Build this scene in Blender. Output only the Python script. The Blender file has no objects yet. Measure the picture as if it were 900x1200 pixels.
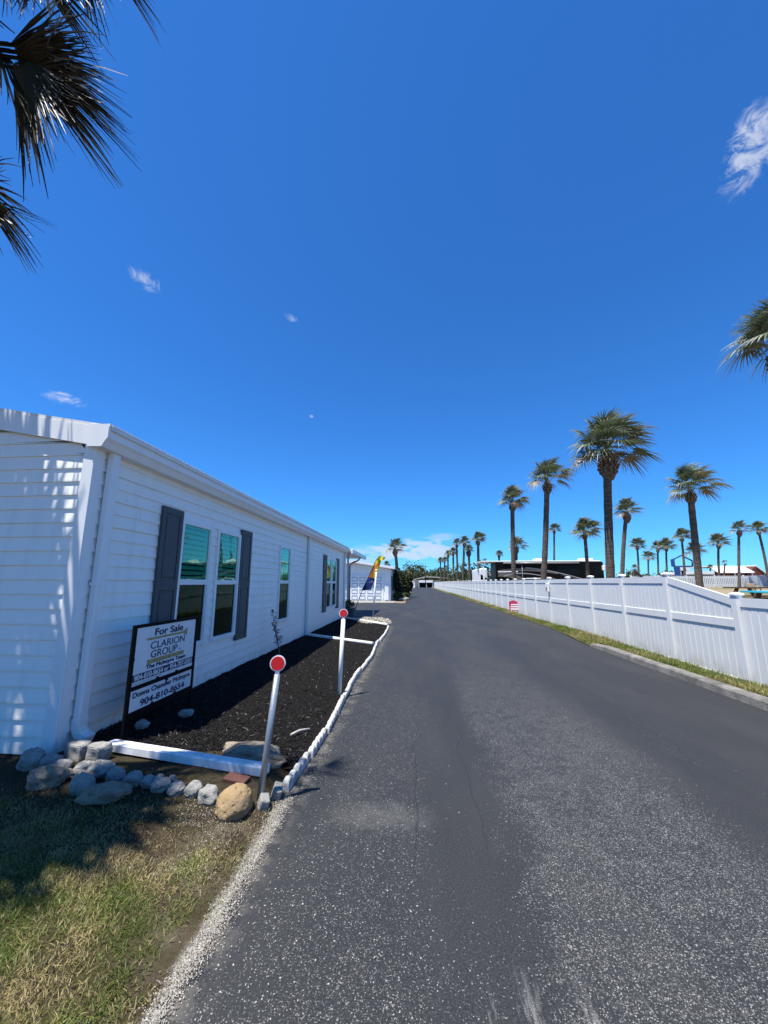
import bpy, bmesh, math, random
import numpy as np
from mathutils import Vector, Matrix, noise
R = math.radians
random.seed(7); rng = np.random.default_rng(7)
scn = bpy.context.scene
COL = scn.collection

# ------------------------------------------------------------------ render / view
scn.view_settings.view_transform = 'Standard'
scn.view_settings.look = 'None'
scn.view_settings.exposure = 0.85
scn.view_settings.gamma = 1.0
scn.render.engine = 'CYCLES'
scn.cycles.max_bounces = 8
scn.cycles.transparent_max_bounces = 12
scn.cycles.sample_clamp_indirect = 6

# ------------------------------------------------------------------ material helpers
class NT:
    def __init__(s, name):
        s.m = bpy.data.materials.new(name); s.m.use_nodes = True
        s.t = s.m.node_tree; s.t.nodes.clear()
        s.out = s.n('ShaderNodeOutputMaterial')
    def n(s, typ, **kw):
        d = s.t.nodes.new(typ)
        for k, v in kw.items(): setattr(d, k, v)
        return d
    def l(s, a, b): s.t.links.new(a, b)
    def setin(s, sock, v):
        if hasattr(v, 'is_output'): s.l(v, sock)
        else:
            if isinstance(v, (tuple, list)) and len(v) == 3 and sock.type == 'RGBA': v = (*v, 1)
            sock.default_value = v
    def coord(s, kind='Object'): return s.n('ShaderNodeTexCoord').outputs[kind]
    def map(s, vec, scale=(1, 1, 1), loc=(0, 0, 0), rot=(0, 0, 0)):
        m = s.n('ShaderNodeMapping'); s.l(vec, m.inputs[0])
        m.inputs['Scale'].default_value = scale; m.inputs['Location'].default_value = loc; m.inputs['Rotation'].default_value = rot
        return m.outputs[0]
    def noise(s, vec, scale=5, detail=4, rough=.55, out='Fac', dist=0):
        m = s.n('ShaderNodeTexNoise'); s.l(vec, m.inputs['Vector'])
        m.inputs['Scale'].default_value = scale; m.inputs['Detail'].default_value = detail; m.inputs['Roughness'].default_value = rough
        m.inputs['Distortion'].default_value = dist
        return m.outputs[out]
    def voro(s, vec, scale=5, feature='F1', out='Distance', rand=1.0):
        m = s.n('ShaderNodeTexVoronoi', feature=feature); s.l(vec, m.inputs['Vector'])
        m.inputs['Scale'].default_value = scale; m.inputs['Randomness'].default_value = rand
        return m.outputs[out]
    def ramp(s, fac, stops, interp='LINEAR'):
        m = s.n('ShaderNodeValToRGB'); s.l(fac, m.inputs[0]); cr = m.color_ramp; cr.interpolation = interp
        while len(cr.elements) < len(stops): cr.elements.new(.5)
        for e, (p, c) in zip(cr.elements, stops):
            e.position = p
            if not isinstance(c, (tuple, list)): c = (c, c, c)
            e.color = (*c[:3], 1)
        return m.outputs[0]
    def math(s, op, a, b=0.0, c=None, clamp=False):
        m = s.n('ShaderNodeMath', operation=op); m.use_clamp = clamp
        s.setin(m.inputs[0], a); s.setin(m.inputs[1], b)
        if c is not None: s.setin(m.inputs[2], c)
        return m.outputs[0]
    def range(s, v, a, b, c=0.0, d=1.0, smooth=True):
        m = s.n('ShaderNodeMapRange'); m.clamp = True
        if smooth: m.interpolation_type = 'SMOOTHSTEP'
        s.setin(m.inputs[0], v)
        for i, x in enumerate((a, b, c, d)): m.inputs[i + 1].default_value = x
        return m.outputs[0]
    def mix(s, fac, a, b, blend='MIX'):
        m = s.n('ShaderNodeMix', data_type='RGBA', blend_type=blend)
        s.setin(m.inputs['Factor'], fac); s.setin(m.inputs['A'], a) if False else None
        s.setin(m.inputs[6], a); s.setin(m.inputs[7], b)
        return m.outputs[2]
    def sep(s, vec):
        m = s.n('ShaderNodeSeparateXYZ'); s.l(vec, m.inputs[0]); return m.outputs
    def bump(s, h, strength=.3, dist=.01):
        m = s.n('ShaderNodeBump'); s.l(h, m.inputs['Height'])
        m.inputs['Strength'].default_value = strength; m.inputs['Distance'].default_value = dist
        return m.outputs[0]
    def pbr(s, base, rough=.6, normal=None, spec=.5, metal=0.0, trans=None, **kw):
        p = s.n('ShaderNodeBsdfPrincipled')
        s.setin(p.inputs['Base Color'], base); s.setin(p.inputs['Roughness'], rough)
        s.setin(p.inputs['Specular IOR Level'], spec); s.setin(p.inputs['Metallic'], metal)
        if normal is not None: s.l(normal, p.inputs['Normal'])
        for k, v in kw.items(): s.setin(p.inputs[k], v)
        s.l(p.outputs[0], s.out.inputs[0]); s.p = p
        return s.m

def simple(name, col, rough=.5, spec=.5, var=.12, vscale=6, bump=0, bscale=60, metal=0.0):
    t = NT(name); c = t.coord()
    f = t.noise(c, vscale, 4)
    a = tuple(x * (1 - var) for x in col); b = tuple(min(1, x * (1 + var)) for x in col)
    base = t.ramp(f, [(.3, a), (.7, b)])
    nm = t.bump(t.noise(c, bscale, 3), bump, .01) if bump else None
    return t.pbr(base, rough, nm, spec, metal)

M = {}
def mat_vinyl(name, col, dirt=.12, rough=.42):
    t = NT(name); c = t.coord(); z = t.sep(c)
    streak = t.noise(t.map(c, (3, 3, .5)), 2.2, 5, .6)
    spots = t.noise(c, 9, 4, .7)
    f = t.math('MULTIPLY', t.range(streak, .45, .75), dirt)
    f2 = t.math('MULTIPLY', t.range(spots, .55, .8), dirt * .7)
    base = t.mix(f, col, (col[0] * .62, col[1] * .6, col[2] * .54))
    base = t.mix(f2, base, (col[0] * .7, col[1] * .68, col[2] * .62))
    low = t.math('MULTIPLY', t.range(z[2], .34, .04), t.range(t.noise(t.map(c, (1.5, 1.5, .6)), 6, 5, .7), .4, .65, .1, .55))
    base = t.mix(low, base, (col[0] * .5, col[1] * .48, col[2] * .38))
    nm = t.bump(t.noise(t.map(c, (1, 1, 1)), 1.3, 2), .22, .02)
    return t.pbr(base, rough, nm, .4)
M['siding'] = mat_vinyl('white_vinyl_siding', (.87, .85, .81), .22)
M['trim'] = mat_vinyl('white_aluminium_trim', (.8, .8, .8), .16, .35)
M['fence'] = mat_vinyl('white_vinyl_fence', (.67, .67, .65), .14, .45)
M['white'] = simple('white_paint', (.78, .78, .76), .45, .4, .06)
M['pipe_white'] = mat_vinyl('white_pvc', (.8, .79, .76), .3, .4)
M['pipe_grey'] = simple('galvanised_steel', (.36, .38, .4), .45, .5, .2, 9, .1, 40, .6)
M['shutter'] = simple('slate_grey_shutter', (.066, .072, .08), .55, .35, .12, 20, .25, 120)
M['black_frame'] = simple('black_sign_frame', (.004, .004, .005), .6, .1)
M['sign_white'] = simple('sign_white', (.72, .73, .75), .4, .4, .03)
M['navy'] = simple('navy_ink', (.014, .018, .07), .45, .3, .05)
M['gold'] = simple('gold_ink', (.34, .27, .11), .45, .4, .25, 20)
M['steel_ink'] = simple('blue_grey_ink', (.05, .075, .12), .45, .3, .05)
M['red_reflect'] = simple('red_reflector', (.6, .008, .012), .25, .6, .15, 150)
M['dark'] = simple('dark_interior', (.012, .013, .014), .8, .1)
M['blind'] = simple('white_blind', (.66, .66, .64), .6, .3, .05)
M['roof'] = simple('white_roof_coating', (.72, .72, .7), .6, .3, .1, 2)
M['roof_grey'] = simple('grey_shingle', (.34, .33, .31), .8, .2, .2, 3, .3, 30)
M['concrete'] = None

def glass(name, tint, refl, rcol=(1, 1, 1)):
    t = NT(name)
    tr = t.n('ShaderNodeBsdfTransparent'); tr.inputs[0].default_value = (*tint, 1)
    gl = t.n('ShaderNodeBsdfGlossy'); gl.inputs['Roughness'].default_value = .012; gl.inputs[0].default_value = (*rcol, 1)
    c = t.coord()
    t.l(t.bump(t.noise(c, 2.2, 2), .12, .02), gl.inputs['Normal'])
    fr = t.n('ShaderNodeLayerWeight'); fr.inputs[0].default_value = .5
    f = t.math('ADD', t.math('MULTIPLY', t.math('POWER', fr.outputs['Facing'], 3.0), .7), refl, clamp=True)
    mx = t.n('ShaderNodeMixShader'); t.l(f, mx.inputs[0]); t.l(tr.outputs[0], mx.inputs[1]); t.l(gl.outputs[0], mx.inputs[2])
    t.l(mx.outputs[0], t.out.inputs[0])
    return t.m
M['glass_up'] = glass('teal_tinted_glass', (.44, .80, .70), .06, (.75, 1, .85))
M['glass_low'] = glass('dark_screened_glass', (.3, .36, .33), .0, (.24, .38, .34))

def mat_concrete(name, a, b, dirt=(.16, .14, .11), scale=5):
    t = NT(name); c = t.coord('Object')
    n1 = t.noise(c, scale, 6, .65); n2 = t.noise(c, scale * 14, 4, .7); n3 = t.noise(c, scale * .6, 3)
    base = t.ramp(n1, [(.3, a), (.7, b)])
    base = t.mix(t.math('MULTIPLY', t.range(n3, .5, .72), .55), base, dirt)
    base = t.mix(t.math('MULTIPLY', t.range(n2, .5, .75), .35), base, tuple(x * .5 for x in a))
    pits = t.range(t.voro(c, scale * 5), .12, .35)
    return t.pbr(base, .85, t.bump(t.math('ADD', n2, t.math('MULTIPLY', pits, .7)), .8, .014), .2)
M['kerb'] = mat_concrete('dirty_kerb_concrete', (.1, .095, .085), (.26, .245, .215), (.05, .045, .038), 4)
M['concrete'] = mat_concrete('weathered_concrete', (.22, .21, .19), (.36, .345, .31))
M['edging'] = mat_concrete('white_painted_concrete', (.44, .43, .4), (.66, .65, .62), (.18, .16, .13), 9)
M['rock'] = mat_concrete('grey_limestone', (.23, .22, .195), (.4, .385, .345), (.08, .075, .065), 9)
M['rock_tan'] = mat_concrete('tan_sandstone', (.27, .18, .085), (.36, .255, .14), (.13, .1, .065), 4)
M['rock_flat'] = mat_concrete('pitted_shell_rock', (.2, .165, .12), (.36, .3, .225), (.07, .055, .04), 8)
M['brick'] = mat_concrete('red_brown_brick', (.1, .045, .036), (.15, .07, .052), (.06, .04, .03), 12)

def xw0(t, x, y, c):
    return t.math('ADD', x, t.math('MULTIPLY', t.math('SUBTRACT', t.noise(t.map(c, (1, .25, 1)), 1.6, 4), .5), .6))
def mat_asphalt():
    t = NT('worn_sealcoated_asphalt'); c = t.coord('Object'); x, y, z = t.sep(c)
    # worn wheel lanes (bands along the road, ends faded by large noise)
    fine = t.noise(c, 230, 3, .75); micro = t.noise(c, 430, 2, .6)
    med = t.noise(c, 5, 6, .7); big = t.noise(t.map(c, (1, .35, 1)), .9, 5, .6)
    edge_n = t.math('MULTIPLY', t.math('SUBTRACT', med, .5), .5)
    xw = t.math('ADD', xw0(t, x, y, c), edge_n)
    band1 = t.math('MULTIPLY', t.range(xw, .45, .8), t.range(xw, 2.35, 1.75))
    band2 = t.math('MULTIPLY', t.range(xw, -1.0, -.6), t.range(xw, .22, -.15))
    f1 = t.range(y, 11, 2.2, .1, 1.0); f2 = t.range(y, 9, 1.6, .06, .38)
    wear = t.math('ADD', t.math('MULTIPLY', band1, f1), t.math('MULTIPLY', band2, f2))
    wear = t.math('ADD', wear, t.math('ADD', t.math('MULTIPLY', t.range(big, .55, .78), .22), t.range(y, 2.5, 1.6, 0, .3)), clamp=True)
    wear = t.math('MULTIPLY', wear, t.range(med, .28, .62, .35, 1.0), clamp=True)
    # exposed pale stones between dark binder
    wv = t.n('ShaderNodeVectorMath', operation='MULTIPLY_ADD'); t.l(t.noise(c, 130, 2, .5, 'Color'), wv.inputs[0]); wv.inputs[1].default_value = (.011, .011, .011); t.l(c, wv.inputs[2])
    v = t.n('ShaderNodeTexVoronoi'); t.l(wv.outputs[0], v.inputs['Vector']); v.inputs['Scale'].default_value = 165
    rnd = t.sep(v.outputs['Color'])
    pick = t.range(t.math('SUBTRACT', t.math('ADD', t.math('MULTIPLY', wear, .72), .02), rnd[0]), 0, .05, smooth=False)
    stone = t.math('MULTIPLY', pick, t.range(v.outputs['Distance'], .66, .36))
    stonecol = t.ramp(rnd[1], [(0, (.05, .05, .048)), (.5, (.125, .122, .112)), (.85, (.22, .215, .2)), (1, (.4, .39, .36))])
    dark = t.ramp(t.noise(c, 105, 4, .8), [(.34, (.004, .0044, .0046)), (.5, (.0195, .0205, .0212)), (.66, (.05, .0515, .052))])
    dark = t.mix(t.range(micro, .5, .75, 0, .5), dark, (.046, .047, .0465))
    tone = t.noise(t.map(c, (1, .3, 1)), 1.1, 6, .6)
    dark = t.mix(t.range(tone, .4, .72, 0, .6), dark, (.036, .0372, .038))
    base = t.mix(stone, dark, stonecol)
    # larger scattered white shell bits near the left edge
    v2 = t.n('ShaderNodeTexVoronoi'); t.l(wv.outputs[0], v2.inputs['Vector']); v2.inputs['Scale'].default_value = 62
    r2 = t.sep(v2.outputs['Color'])
    edge = t.range(x, .5, -1.0, .004, .055)
    big2 = t.math('MULTIPLY', t.math('LESS_THAN', r2[0], edge), t.range(v2.outputs['Distance'], .3, .16))
    base = t.mix(big2, base, (.42, .41, .38))
    # pale scuffs: raked strokes close to the camera, faint ones further on
    st = t.noise(t.map(c, (5.2, .9, 1), rot=(0, 0, .3)), 2.0, 4, .65)
    sc = t.math('MULTIPLY', t.range(st, .56, .66), t.range(fine, .35, .62))
    sc = t.math('MULTIPLY', sc, t.range(y, 2.1, 1.85, .0, .85))
    sc = t.math('MULTIPLY', sc, t.range(x, -.1, .3))
    st2 = t.noise(t.map(c, (2.2, .6, 1), rot=(0, 0, -.5)), 2.6, 6, .75)
    sc2 = t.math('MULTIPLY', t.range(st2, .64, .74), t.range(fine, .4, .65, 0, .4))
    base = t.mix(t.math('ADD', sc, sc2, clamp=True), base, (.25, .245, .23))
    # a pale patch where grit washed onto the road
    px_ = t.math('DIVIDE', t.math('SUBTRACT', x, -.28), .42); py_ = t.math('DIVIDE', t.math('SUBTRACT', y, 3.1), .2)
    pr = t.math('ADD', t.math('MULTIPLY', px_, px_), t.math('MULTIPLY', py_, py_))
    pat = t.math('MULTIPLY', t.range(t.math('ADD', pr, t.math('MULTIPLY', t.noise(c, 9, 6, .75), 3.2)), 2.9, 1.2), t.range(fine, .4, .6))
    base = t.mix(t.math('MULTIPLY', pat, .28), base, (.3, .29, .26))
    sand = t.math('MULTIPLY', t.math('MULTIPLY', t.range(x, -.8, -1.02), t.math('LESS_THAN', y, 15.5)), t.range(t.noise(c, 7, 5, .7), .42, .62))
    base = t.mix(t.math('MULTIPLY', sand, .45), base, (.22, .2, .16))
    # long thin cracks that wander along the lane
    wob2 = t.math('MULTIPLY', t.math('SUBTRACT', t.noise(t.map(c, (.001, 1, 1)), .9, 3, .5), .5), .45)
    for x0, w_, y0, y1 in ((-.03, .004, 7.5, 2.7), (.42, .003, 9.5, 3.0), (2.6, .0035, 14, 4.5)):
        dd = t.math('ABSOLUTE', t.math('SUBTRACT', t.math('ADD', x, wob2), x0 + .0))
        ck = t.math('MULTIPLY', t.range(dd, w_ * 2.2, w_ * .6), t.math('MULTIPLY', t.range(y, y0, y0 - 1), t.range(y, y1 - .4, y1)))
        base = t.mix(t.math('MULTIPLY', ck, .45), base, (.006, .006, .007))
    h = t.math('ADD', t.math('MULTIPLY', stone, .7), fine)
    rough = t.range(tone, .3, .7, .6, .78)
    return t.pbr(base, rough, t.bump(h, .7, .006), .3)
M['asphalt'] = mat_asphalt()

def mat_soil(name='lawn_soil', dry=0):
    t = NT(name); c = t.coord('Object'); x, y, z = t.sep(c)
    n1 = t.noise(c, 3.2, 6, .65); n2 = t.noise(c, 60, 6, .78); n3 = t.noise(c, 1.3, 3)
    dirt = t.ramp(n2, [(.3, (.028, .02, .013)), (.55, (.075, .056, .034)), (.75, (.19, .155, .1))])
    grass = t.ramp(n2, [(.3, (.018, .02, .007)), (.6, (.07, .063, .024)), (.8, (.17, .14, .07))])
    base = t.mix(t.range(n1, .4, .6), dirt, grass)
    base = t.mix(t.math('MULTIPLY', t.range(n3, .5, .7), .4), base, (.24, .2, .15))
    top = t.math('MULTIPLY', t.range(y, 2.55, 3.1), t.range(n1, .3, .6, .95, .45))
    base = t.mix(top, base, t.ramp(n2, [(.3, (.012, .009, .007)), (.6, (.04, .03, .021)), (.8, (.11, .09, .06))]))
    ed = t.math('ADD', x, t.math('MULTIPLY', t.math('SUBTRACT', n1, .5), .16))
    band = t.math('MULTIPLY', t.range(ed, -1.105, -1.05), t.range(n2, .32, .55, .25, 1))
    base = t.mix(band, base, (.34, .32, .275))
    rim = t.math('MULTIPLY', t.math('MULTIPLY', t.range(ed, -1.17, -1.12), t.range(ed, -1.05, -1.09)), .8)
    base = t.mix(t.math('MULTIPLY', rim, .45), base, (.06, .042, .028))
    return t.pbr(base, .95, t.bump(n2, .8, .02), .1)
M['soil'] = mat_soil()
def mat_verge():
    t = NT('verge_soil'); c = t.coord('Object')
    n2 = t.noise(c, 30, 5, .7); n1 = t.noise(c, 2.5, 4)
    base = t.ramp(n2, [(.3, (.04, .045, .014)), (.6, (.11, .1, .04)), (.8, (.2, .17, .09))])
    base = t.mix(t.math('MULTIPLY', t.range(n1, .5, .7), .6), base, (.33, .27, .15))
    return t.pbr(base, .95, t.bump(n2, .8, .03), .1)
M['verge'] = mat_verge()
def mat_sand():
    t = NT('sandy_ground'); c = t.coord('Object')
    n2 = t.noise(c, 8, 6, .7); n1 = t.noise(c, .25, 4)
    base = t.ramp(n2, [(.3, (.2, .145, .09)), (.7, (.3, .235, .16))])
    base = t.mix(t.range(n1, .5, .65), base, (.14, .15, .06))
    return t.pbr(base, .95, t.bump(n2, .5, .03), .1)
M['sand'] = mat_sand()
def mat_mulch():
    t = NT('black_mulch'); c = t.coord('Object')
    v = t.voro(t.map(c, (1, 1, 1)), 48); n2 = t.noise(c, 60, 5, .75)
    base = t.ramp(n2, [(.35, (.005, .0045, .004)), (.6, (.017, .0145, .012)), (.8, (.032, .028, .023))])
    return t.pbr(base, .95, t.bump(t.math('ADD', v, n2), 1.0, .02), .1)
M['mulch'] = mat_mulch()
M['chip_a'] = simple('black_wood_chip', (.007, .0068, .0066), .85, .15, .4, 40)
M['chip_b'] = simple('brown_wood_chip', (.021, .0195, .018), .85, .15, .4, 40)
M['chip_c'] = simple('pale_wood_chip', (.11, .103, .095), .85, .15, .4, 40)
M['grit'] = simple('white_shell_grit', (.36, .335, .29), .85, .2, .3, 30)
M['grit_b'] = simple('tan_sand_grit', (.2, .165, .115), .85, .2, .3, 30)

def mat_blade(name, col, trans=.35):
    t = NT(name); c = t.coord()
    f = t.noise(c, 4, 4); base = t.ramp(f, [(.3, tuple(x * .7 for x in col)), (.7, tuple(x * 1.3 for x in col))])
    d = t.n('ShaderNodeBsdfPrincipled'); t.l(base, d.inputs['Base Color']); d.inputs['Roughness'].default_value = .5; d.inputs['Specular IOR Level'].default_value = .04 if 'leaf_dark' in name else .35
    tl = t.n('ShaderNodeBsdfTranslucent'); t.l(base, tl.inputs[0])
    mx = t.n('ShaderNodeMixShader'); mx.inputs[0].default_value = trans
    t.l(d.outputs[0], mx.inputs[1]); t.l(tl.outputs[0], mx.inputs[2]); t.l(mx.outputs[0], t.out.inputs[0])
    return t.m
M['g_green'] = mat_blade('green_grass_blade', (.105, .155, .024))
M['g_olive'] = mat_blade('olive_grass_blade', (.21, .205, .055))
M['g_straw'] = mat_blade('straw_grass_blade', (.36, .29, .135))
M['g_brown'] = mat_blade('dead_grass_blade', (.085, .06, .036))
M['palm_leaf'] = mat_blade('palm_leaf_green', (.1, .125, .066), .22)
M['palm_leaf2'] = mat_blade('palm_leaf_yellow_green', (.155, .16, .085), .22)
M['palm_dead'] = mat_blade('palm_leaf_dry', (.21, .165, .1), .12)
M['palm_pale'] = mat_blade('palm_leaf_silvery_tip', (.27, .28, .2), .2)
M['palm_tip'] = mat_blade('palm_leaf_dry_tip', (.17, .145, .105), .12)
M['palm_backlit'] = mat_blade('palm_leaf_dark_backlit', (.03, .03, .015), .08)  # shaded copy of the palm leaf: backlit darkness put into the colour
M['palm_dry_dark'] = mat_blade('palm_leaf_dark_brown', (.05, .036, .02), .08)  # dry brown, darkened for the backlit fronds; also mixed into bush foliage
M['petiole'] = simple('palm_petiole', (.1, .11, .05), .5, .4, .2)
M['leaf_dark'] = mat_blade('dark_bush_leaf', (.03, .045, .016), .2)
M['leaf_mid'] = mat_blade('mid_bush_leaf', (.065, .085, .03), .25)
M['leaf_olive'] = mat_blade('olive_bush_leaf', (.095, .1, .042), .25)
M['stalk'] = mat_blade('dead_stalk_leaf', (.2, .125, .12), .15)
def mat_trunk():
    t = NT('palm_trunk_bark'); c = t.coord('Object'); x, y, z = t.sep(c)
    rings = t.noise(t.map(c, (1.2, 1.2, 9)), 2.2, 5, .7)
    fib = t.noise(t.map(c, (14, 14, 1.2)), 3, 4, .6)
    base = t.ramp(rings, [(.3, (.05, .04, .032)), (.55, (.12, .096, .075)), (.75, (.21, .175, .14))])
    base = t.mix(t.math('MULTIPLY', t.range(fib, .5, .7), .5), base, (.045, .036, .03))
    return t.pbr(base, .9, t.bump(t.math('ADD', rings, fib), .9, .03), .15)
M['trunk'] = mat_trunk()
M['boot'] = simple('palm_boot', (.12, .085, .06), .9, .15, .45, 9, .5, 40)
M['boot_cut'] = simple('palm_boot_cut_end', (.3, .24, .18), .9, .15, .3, 20)

# ------------------------------------------------------------------ object helpers
def link(name, me, mats, parent=None, smooth=False):
    o = bpy.data.objects.new(name, me)
    for m in (mats if isinstance(mats, (list, tuple)) else [mats]): me.materials.append(m)
    COL.objects.link(o)
    if parent is not None: o.parent = parent
    if smooth: me.polygons.foreach_set('use_smooth', [True] * len(me.polygons))
    return o
def tag(o, label, cat, group=None, kind=None):
    o['label'] = label; o['category'] = cat
    if group: o['group'] = group
    if kind: o['kind'] = kind
    return o
def kind(o, k): o['kind'] = k; return o
def empty(name, loc, label=None, cat=None, group=None, rz=0):
    o = bpy.data.objects.new(name, None); COL.objects.link(o); o.location = loc; o.rotation_euler = (0, 0, rz)
    o.empty_display_size = .1
    if label: tag(o, label, cat, group)
    return o
def copy_tree(o, parent=None):
    c = o.copy(); COL.objects.link(c)
    if parent is not None: c.parent = parent
    for ch in list(o.children): copy_tree(ch, c)
    return c

class MB:
    def __init__(s): s.bm = bmesh.new()
    def box(s, x0, x1, y0, y1, z0, z1, bev=0.0, mat=0, mtx=None, seg=1):
        r = bmesh.ops.create_cube(s.bm, size=1.0); vs = r['verts']
        for v in vs: v.co = Vector(((x0 + x1) / 2 + v.co.x * (x1 - x0), (y0 + y1) / 2 + v.co.y * (y1 - y0), (z0 + z1) / 2 + v.co.z * (z1 - z0)))
        fs = list({f for v in vs for f in v.link_faces})
        for f in fs: f.material_index = mat
        if bev:
            r = bmesh.ops.bevel(s.bm, geom=list({e for v in vs for e in v.link_edges}), offset=bev, segments=seg, profile=.5, affect='EDGES')
            vs = list({v for f in r['faces'] for v in f.verts} | {v for v in vs if v.is_valid})
            for v in list(vs):
                for f in v.link_faces: f.material_index = mat
        if mtx is not None:
            for v in vs: v.co = mtx @ v.co
        return s
    def poly(s, pts, mat=0):
        f = s.bm.faces.new([s.bm.verts.new(p) for p in pts]); f.material_index = mat; return s
    def prism(s, outline, h0, h1, axis='z', mat=0, mtx=None):
        def P(a, b, h): return {'z': (a, b, h), 'y': (a, h, b), 'x': (h, a, b)}[axis]
        A = [s.bm.verts.new(P(a, b, h0)) for a, b in outline]; B = [s.bm.verts.new(P(a, b, h1)) for a, b in outline]
        n = len(A); fs = [s.bm.faces.new(A), s.bm.faces.new(B[::-1])]
        for i in range(n): fs.append(s.bm.faces.new((A[i], B[i], B[(i + 1) % n], A[(i + 1) % n])))
        for f in fs: f.material_index = mat
        if mtx is not None:
            for v in A + B: v.co = mtx @ v.co
        return s
    def tube(s, path, rad, n=10, mat=0, cap=True, flat=None):
        path = [Vector(p) for p in path]; rings = []
        up = None
        for i, p in enumerate(path):
            r = rad[i] if isinstance(rad, (list, tuple)) else rad
            d = (path[min(i + 1, len(path) - 1)] - path[max(i - 1, 0)]).normalized()
            if up is None:
                up = Vector((0, 0, 1)) if abs(d.z) < .9 else Vector((1, 0, 0))
            a = d.cross(up).normalized(); b = a.cross(d).normalized(); up = b
            fa = flat or (1, 1)
            rings.append([s.bm.verts.new(p + a * r * fa[0] * math.cos(2 * math.pi * k / n + (math.pi / 4 if n == 4 else 0)) + b * r * fa[1] * math.sin(2 * math.pi * k / n + (math.pi / 4 if n == 4 else 0))) for k in range(n)])
        for A, B in zip(rings, rings[1:]):
            for k in range(n):
                f = s.bm.faces.new((A[k], A[(k + 1) % n], B[(k + 1) % n], B[k])); f.material_index = mat; f.smooth = n > 5
        if cap:
            f = s.bm.faces.new(rings[0][::-1]); f.material_index = mat
            f = s.bm.faces.new(rings[-1]); f.material_index = mat
        return s
    def disc(s, c, nrm, r, th, n=24, mat=0):
        c = Vector(c); nrm = Vector(nrm).normalized()
        return s.tube([c - nrm * th / 2, c + nrm * th / 2], r, n, mat)
    def build(s, name, mats, parent=None, smooth=False):
        bmesh.ops.recalc_face_normals(s.bm, faces=s.bm.faces[:])
        me = bpy.data.meshes.new(name); s.bm.to_mesh(me); s.bm.free()
        return link(name, me, mats, parent, smooth)

def np_mesh(name, V, F, mats, parent=None, midx=None, smooth=False):
    V = np.asarray(V, np.float32).reshape(-1, 3); F = np.asarray(F, np.int32)
    me = bpy.data.meshes.new(name); k = F.shape[1]
    me.vertices.add(len(V)); me.vertices.foreach_set('co', V.ravel())
    me.loops.add(F.size); me.loops.foreach_set('vertex_index', F.ravel())
    me.polygons.add(len(F)); me.polygons.foreach_set('loop_start', np.arange(len(F), dtype=np.int32) * k)
    o = link(name, me, mats, parent)
    if midx is not None: me.polygons.foreach_set('material_index', np.asarray(midx, np.int32))
    if smooth: me.polygons.foreach_set('use_smooth', [True] * len(F))
    me.update(calc_edges=True); me.validate()
    return o

def sstep(a, b, t):
    u = np.clip((t - a) / (b - a), 0, 1); return u * u * (3 - 2 * u)
def fnoise(x, y, s=1.0): return noise.noise(Vector((x * s, y * s, 3.7)))

# ------------------------------------------------------------------ camera
cam = bpy.data.cameras.new('camera'); camo = bpy.data.objects.new('camera', cam); COL.objects.link(camo)
cam.sensor_fit = 'VERTICAL'; cam.sensor_height = 34.6; cam.lens = 34.6 * 450 / 1200
cam.clip_start = .05; cam.clip_end = 6000
camo.location = (0, 0, 1.65); camo.rotation_euler = (R(90 + 10.45), 0, R(4.747))
scn.camera = camo

# ------------------------------------------------------------------ sun + sky
SD = Vector((-.25, -.235, 1)).normalized()          # towards the sun
sun = bpy.data.lights.new('sun', 'SUN'); sun.energy = 5.0; sun.angle = R(.53); sun.color = (1, .965, .91)
suno = bpy.data.objects.new('sun', sun); COL.objects.link(suno)
suno.rotation_euler = SD.to_track_quat('Z', 'Y').to_euler(); suno.location = (0, 0, 30)
w = bpy.data.worlds.new('World'); scn.world = w; w.use_nodes = True
T = NT.__new__(NT); T.t = w.node_tree; T.t.nodes.clear(); T.out = T.n('ShaderNodeOutputWorld')
sky = T.n('ShaderNodeTexSky', sky_type='NISHITA'); sky.sun_disc = False
sky.sun_elevation = math.asin(SD.z); sky.sun_rotation = math.atan2(SD.x, SD.y)
sky.altitude = 0; sky.air_density = 1.0; sky.dust_density = .05; sky.ozone_density = 3.0
dirv = T.coord('Generated')
hs = T.n('ShaderNodeHueSaturation'); hs.inputs['Saturation'].default_value = 1.0; T.l(sky.outputs[0], hs.inputs['Color'])
skycol = T.mix(1.0, hs.outputs[0], (.40, 1.18, 2.08), 'MULTIPLY')
def dot3(vec, d):
    m = T.n('ShaderNodeVectorMath', operation='DOT_PRODUCT'); T.l(vec, m.inputs[0]); m.inputs[1].default_value = d; return m.outputs['Value']
wisp = T.noise(T.map(dirv, (1, 1, 1.5), rot=(.4, .3, .5)), 24, 9, .68, dist=1.6)
wisp2 = T.noise(T.map(dirv, (20, 20, 62)), 1.0, 8, .64, dist=.35)
def cloud(d, rot, su, sv, lo, hi, amt, tex, col):
    global skycol
    d = Vector(d).normalized(); e = d.cross(Vector((0, 0, 1))).normalized(); u = e.cross(d).normalized()
    a = e * math.cos(rot) + u * math.sin(rot); b = -e * math.sin(rot) + u * math.cos(rot)
    p = T.math('DIVIDE', dot3(dirv, a), su); q = T.math('DIVIDE', dot3(dirv, b), sv)
    rr = T.math('SQRT', T.math('ADD', T.math('MULTIPLY', p, p), T.math('MULTIPLY', q, q)))
    front = T.math('GREATER_THAN', dot3(dirv, d), 0.0)
    env = T.math('MULTIPLY', T.range(rr, 1.0, .1), front)
    f = T.math('MULTIPLY', T.range(T.math('MULTIPLY', tex, T.math('ADD', .35, T.math('MULTIPLY', env, .75))), lo, hi), env)
    skycol = T.mix(T.math('MULTIPLY', f, amt, clamp=True), skycol, col)
WHT = (8.6, 9.2, 10.2)
cloud((.5357, .5351, .672), .95, .115, .062, .36, .66, .66, wisp, WHT)
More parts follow.
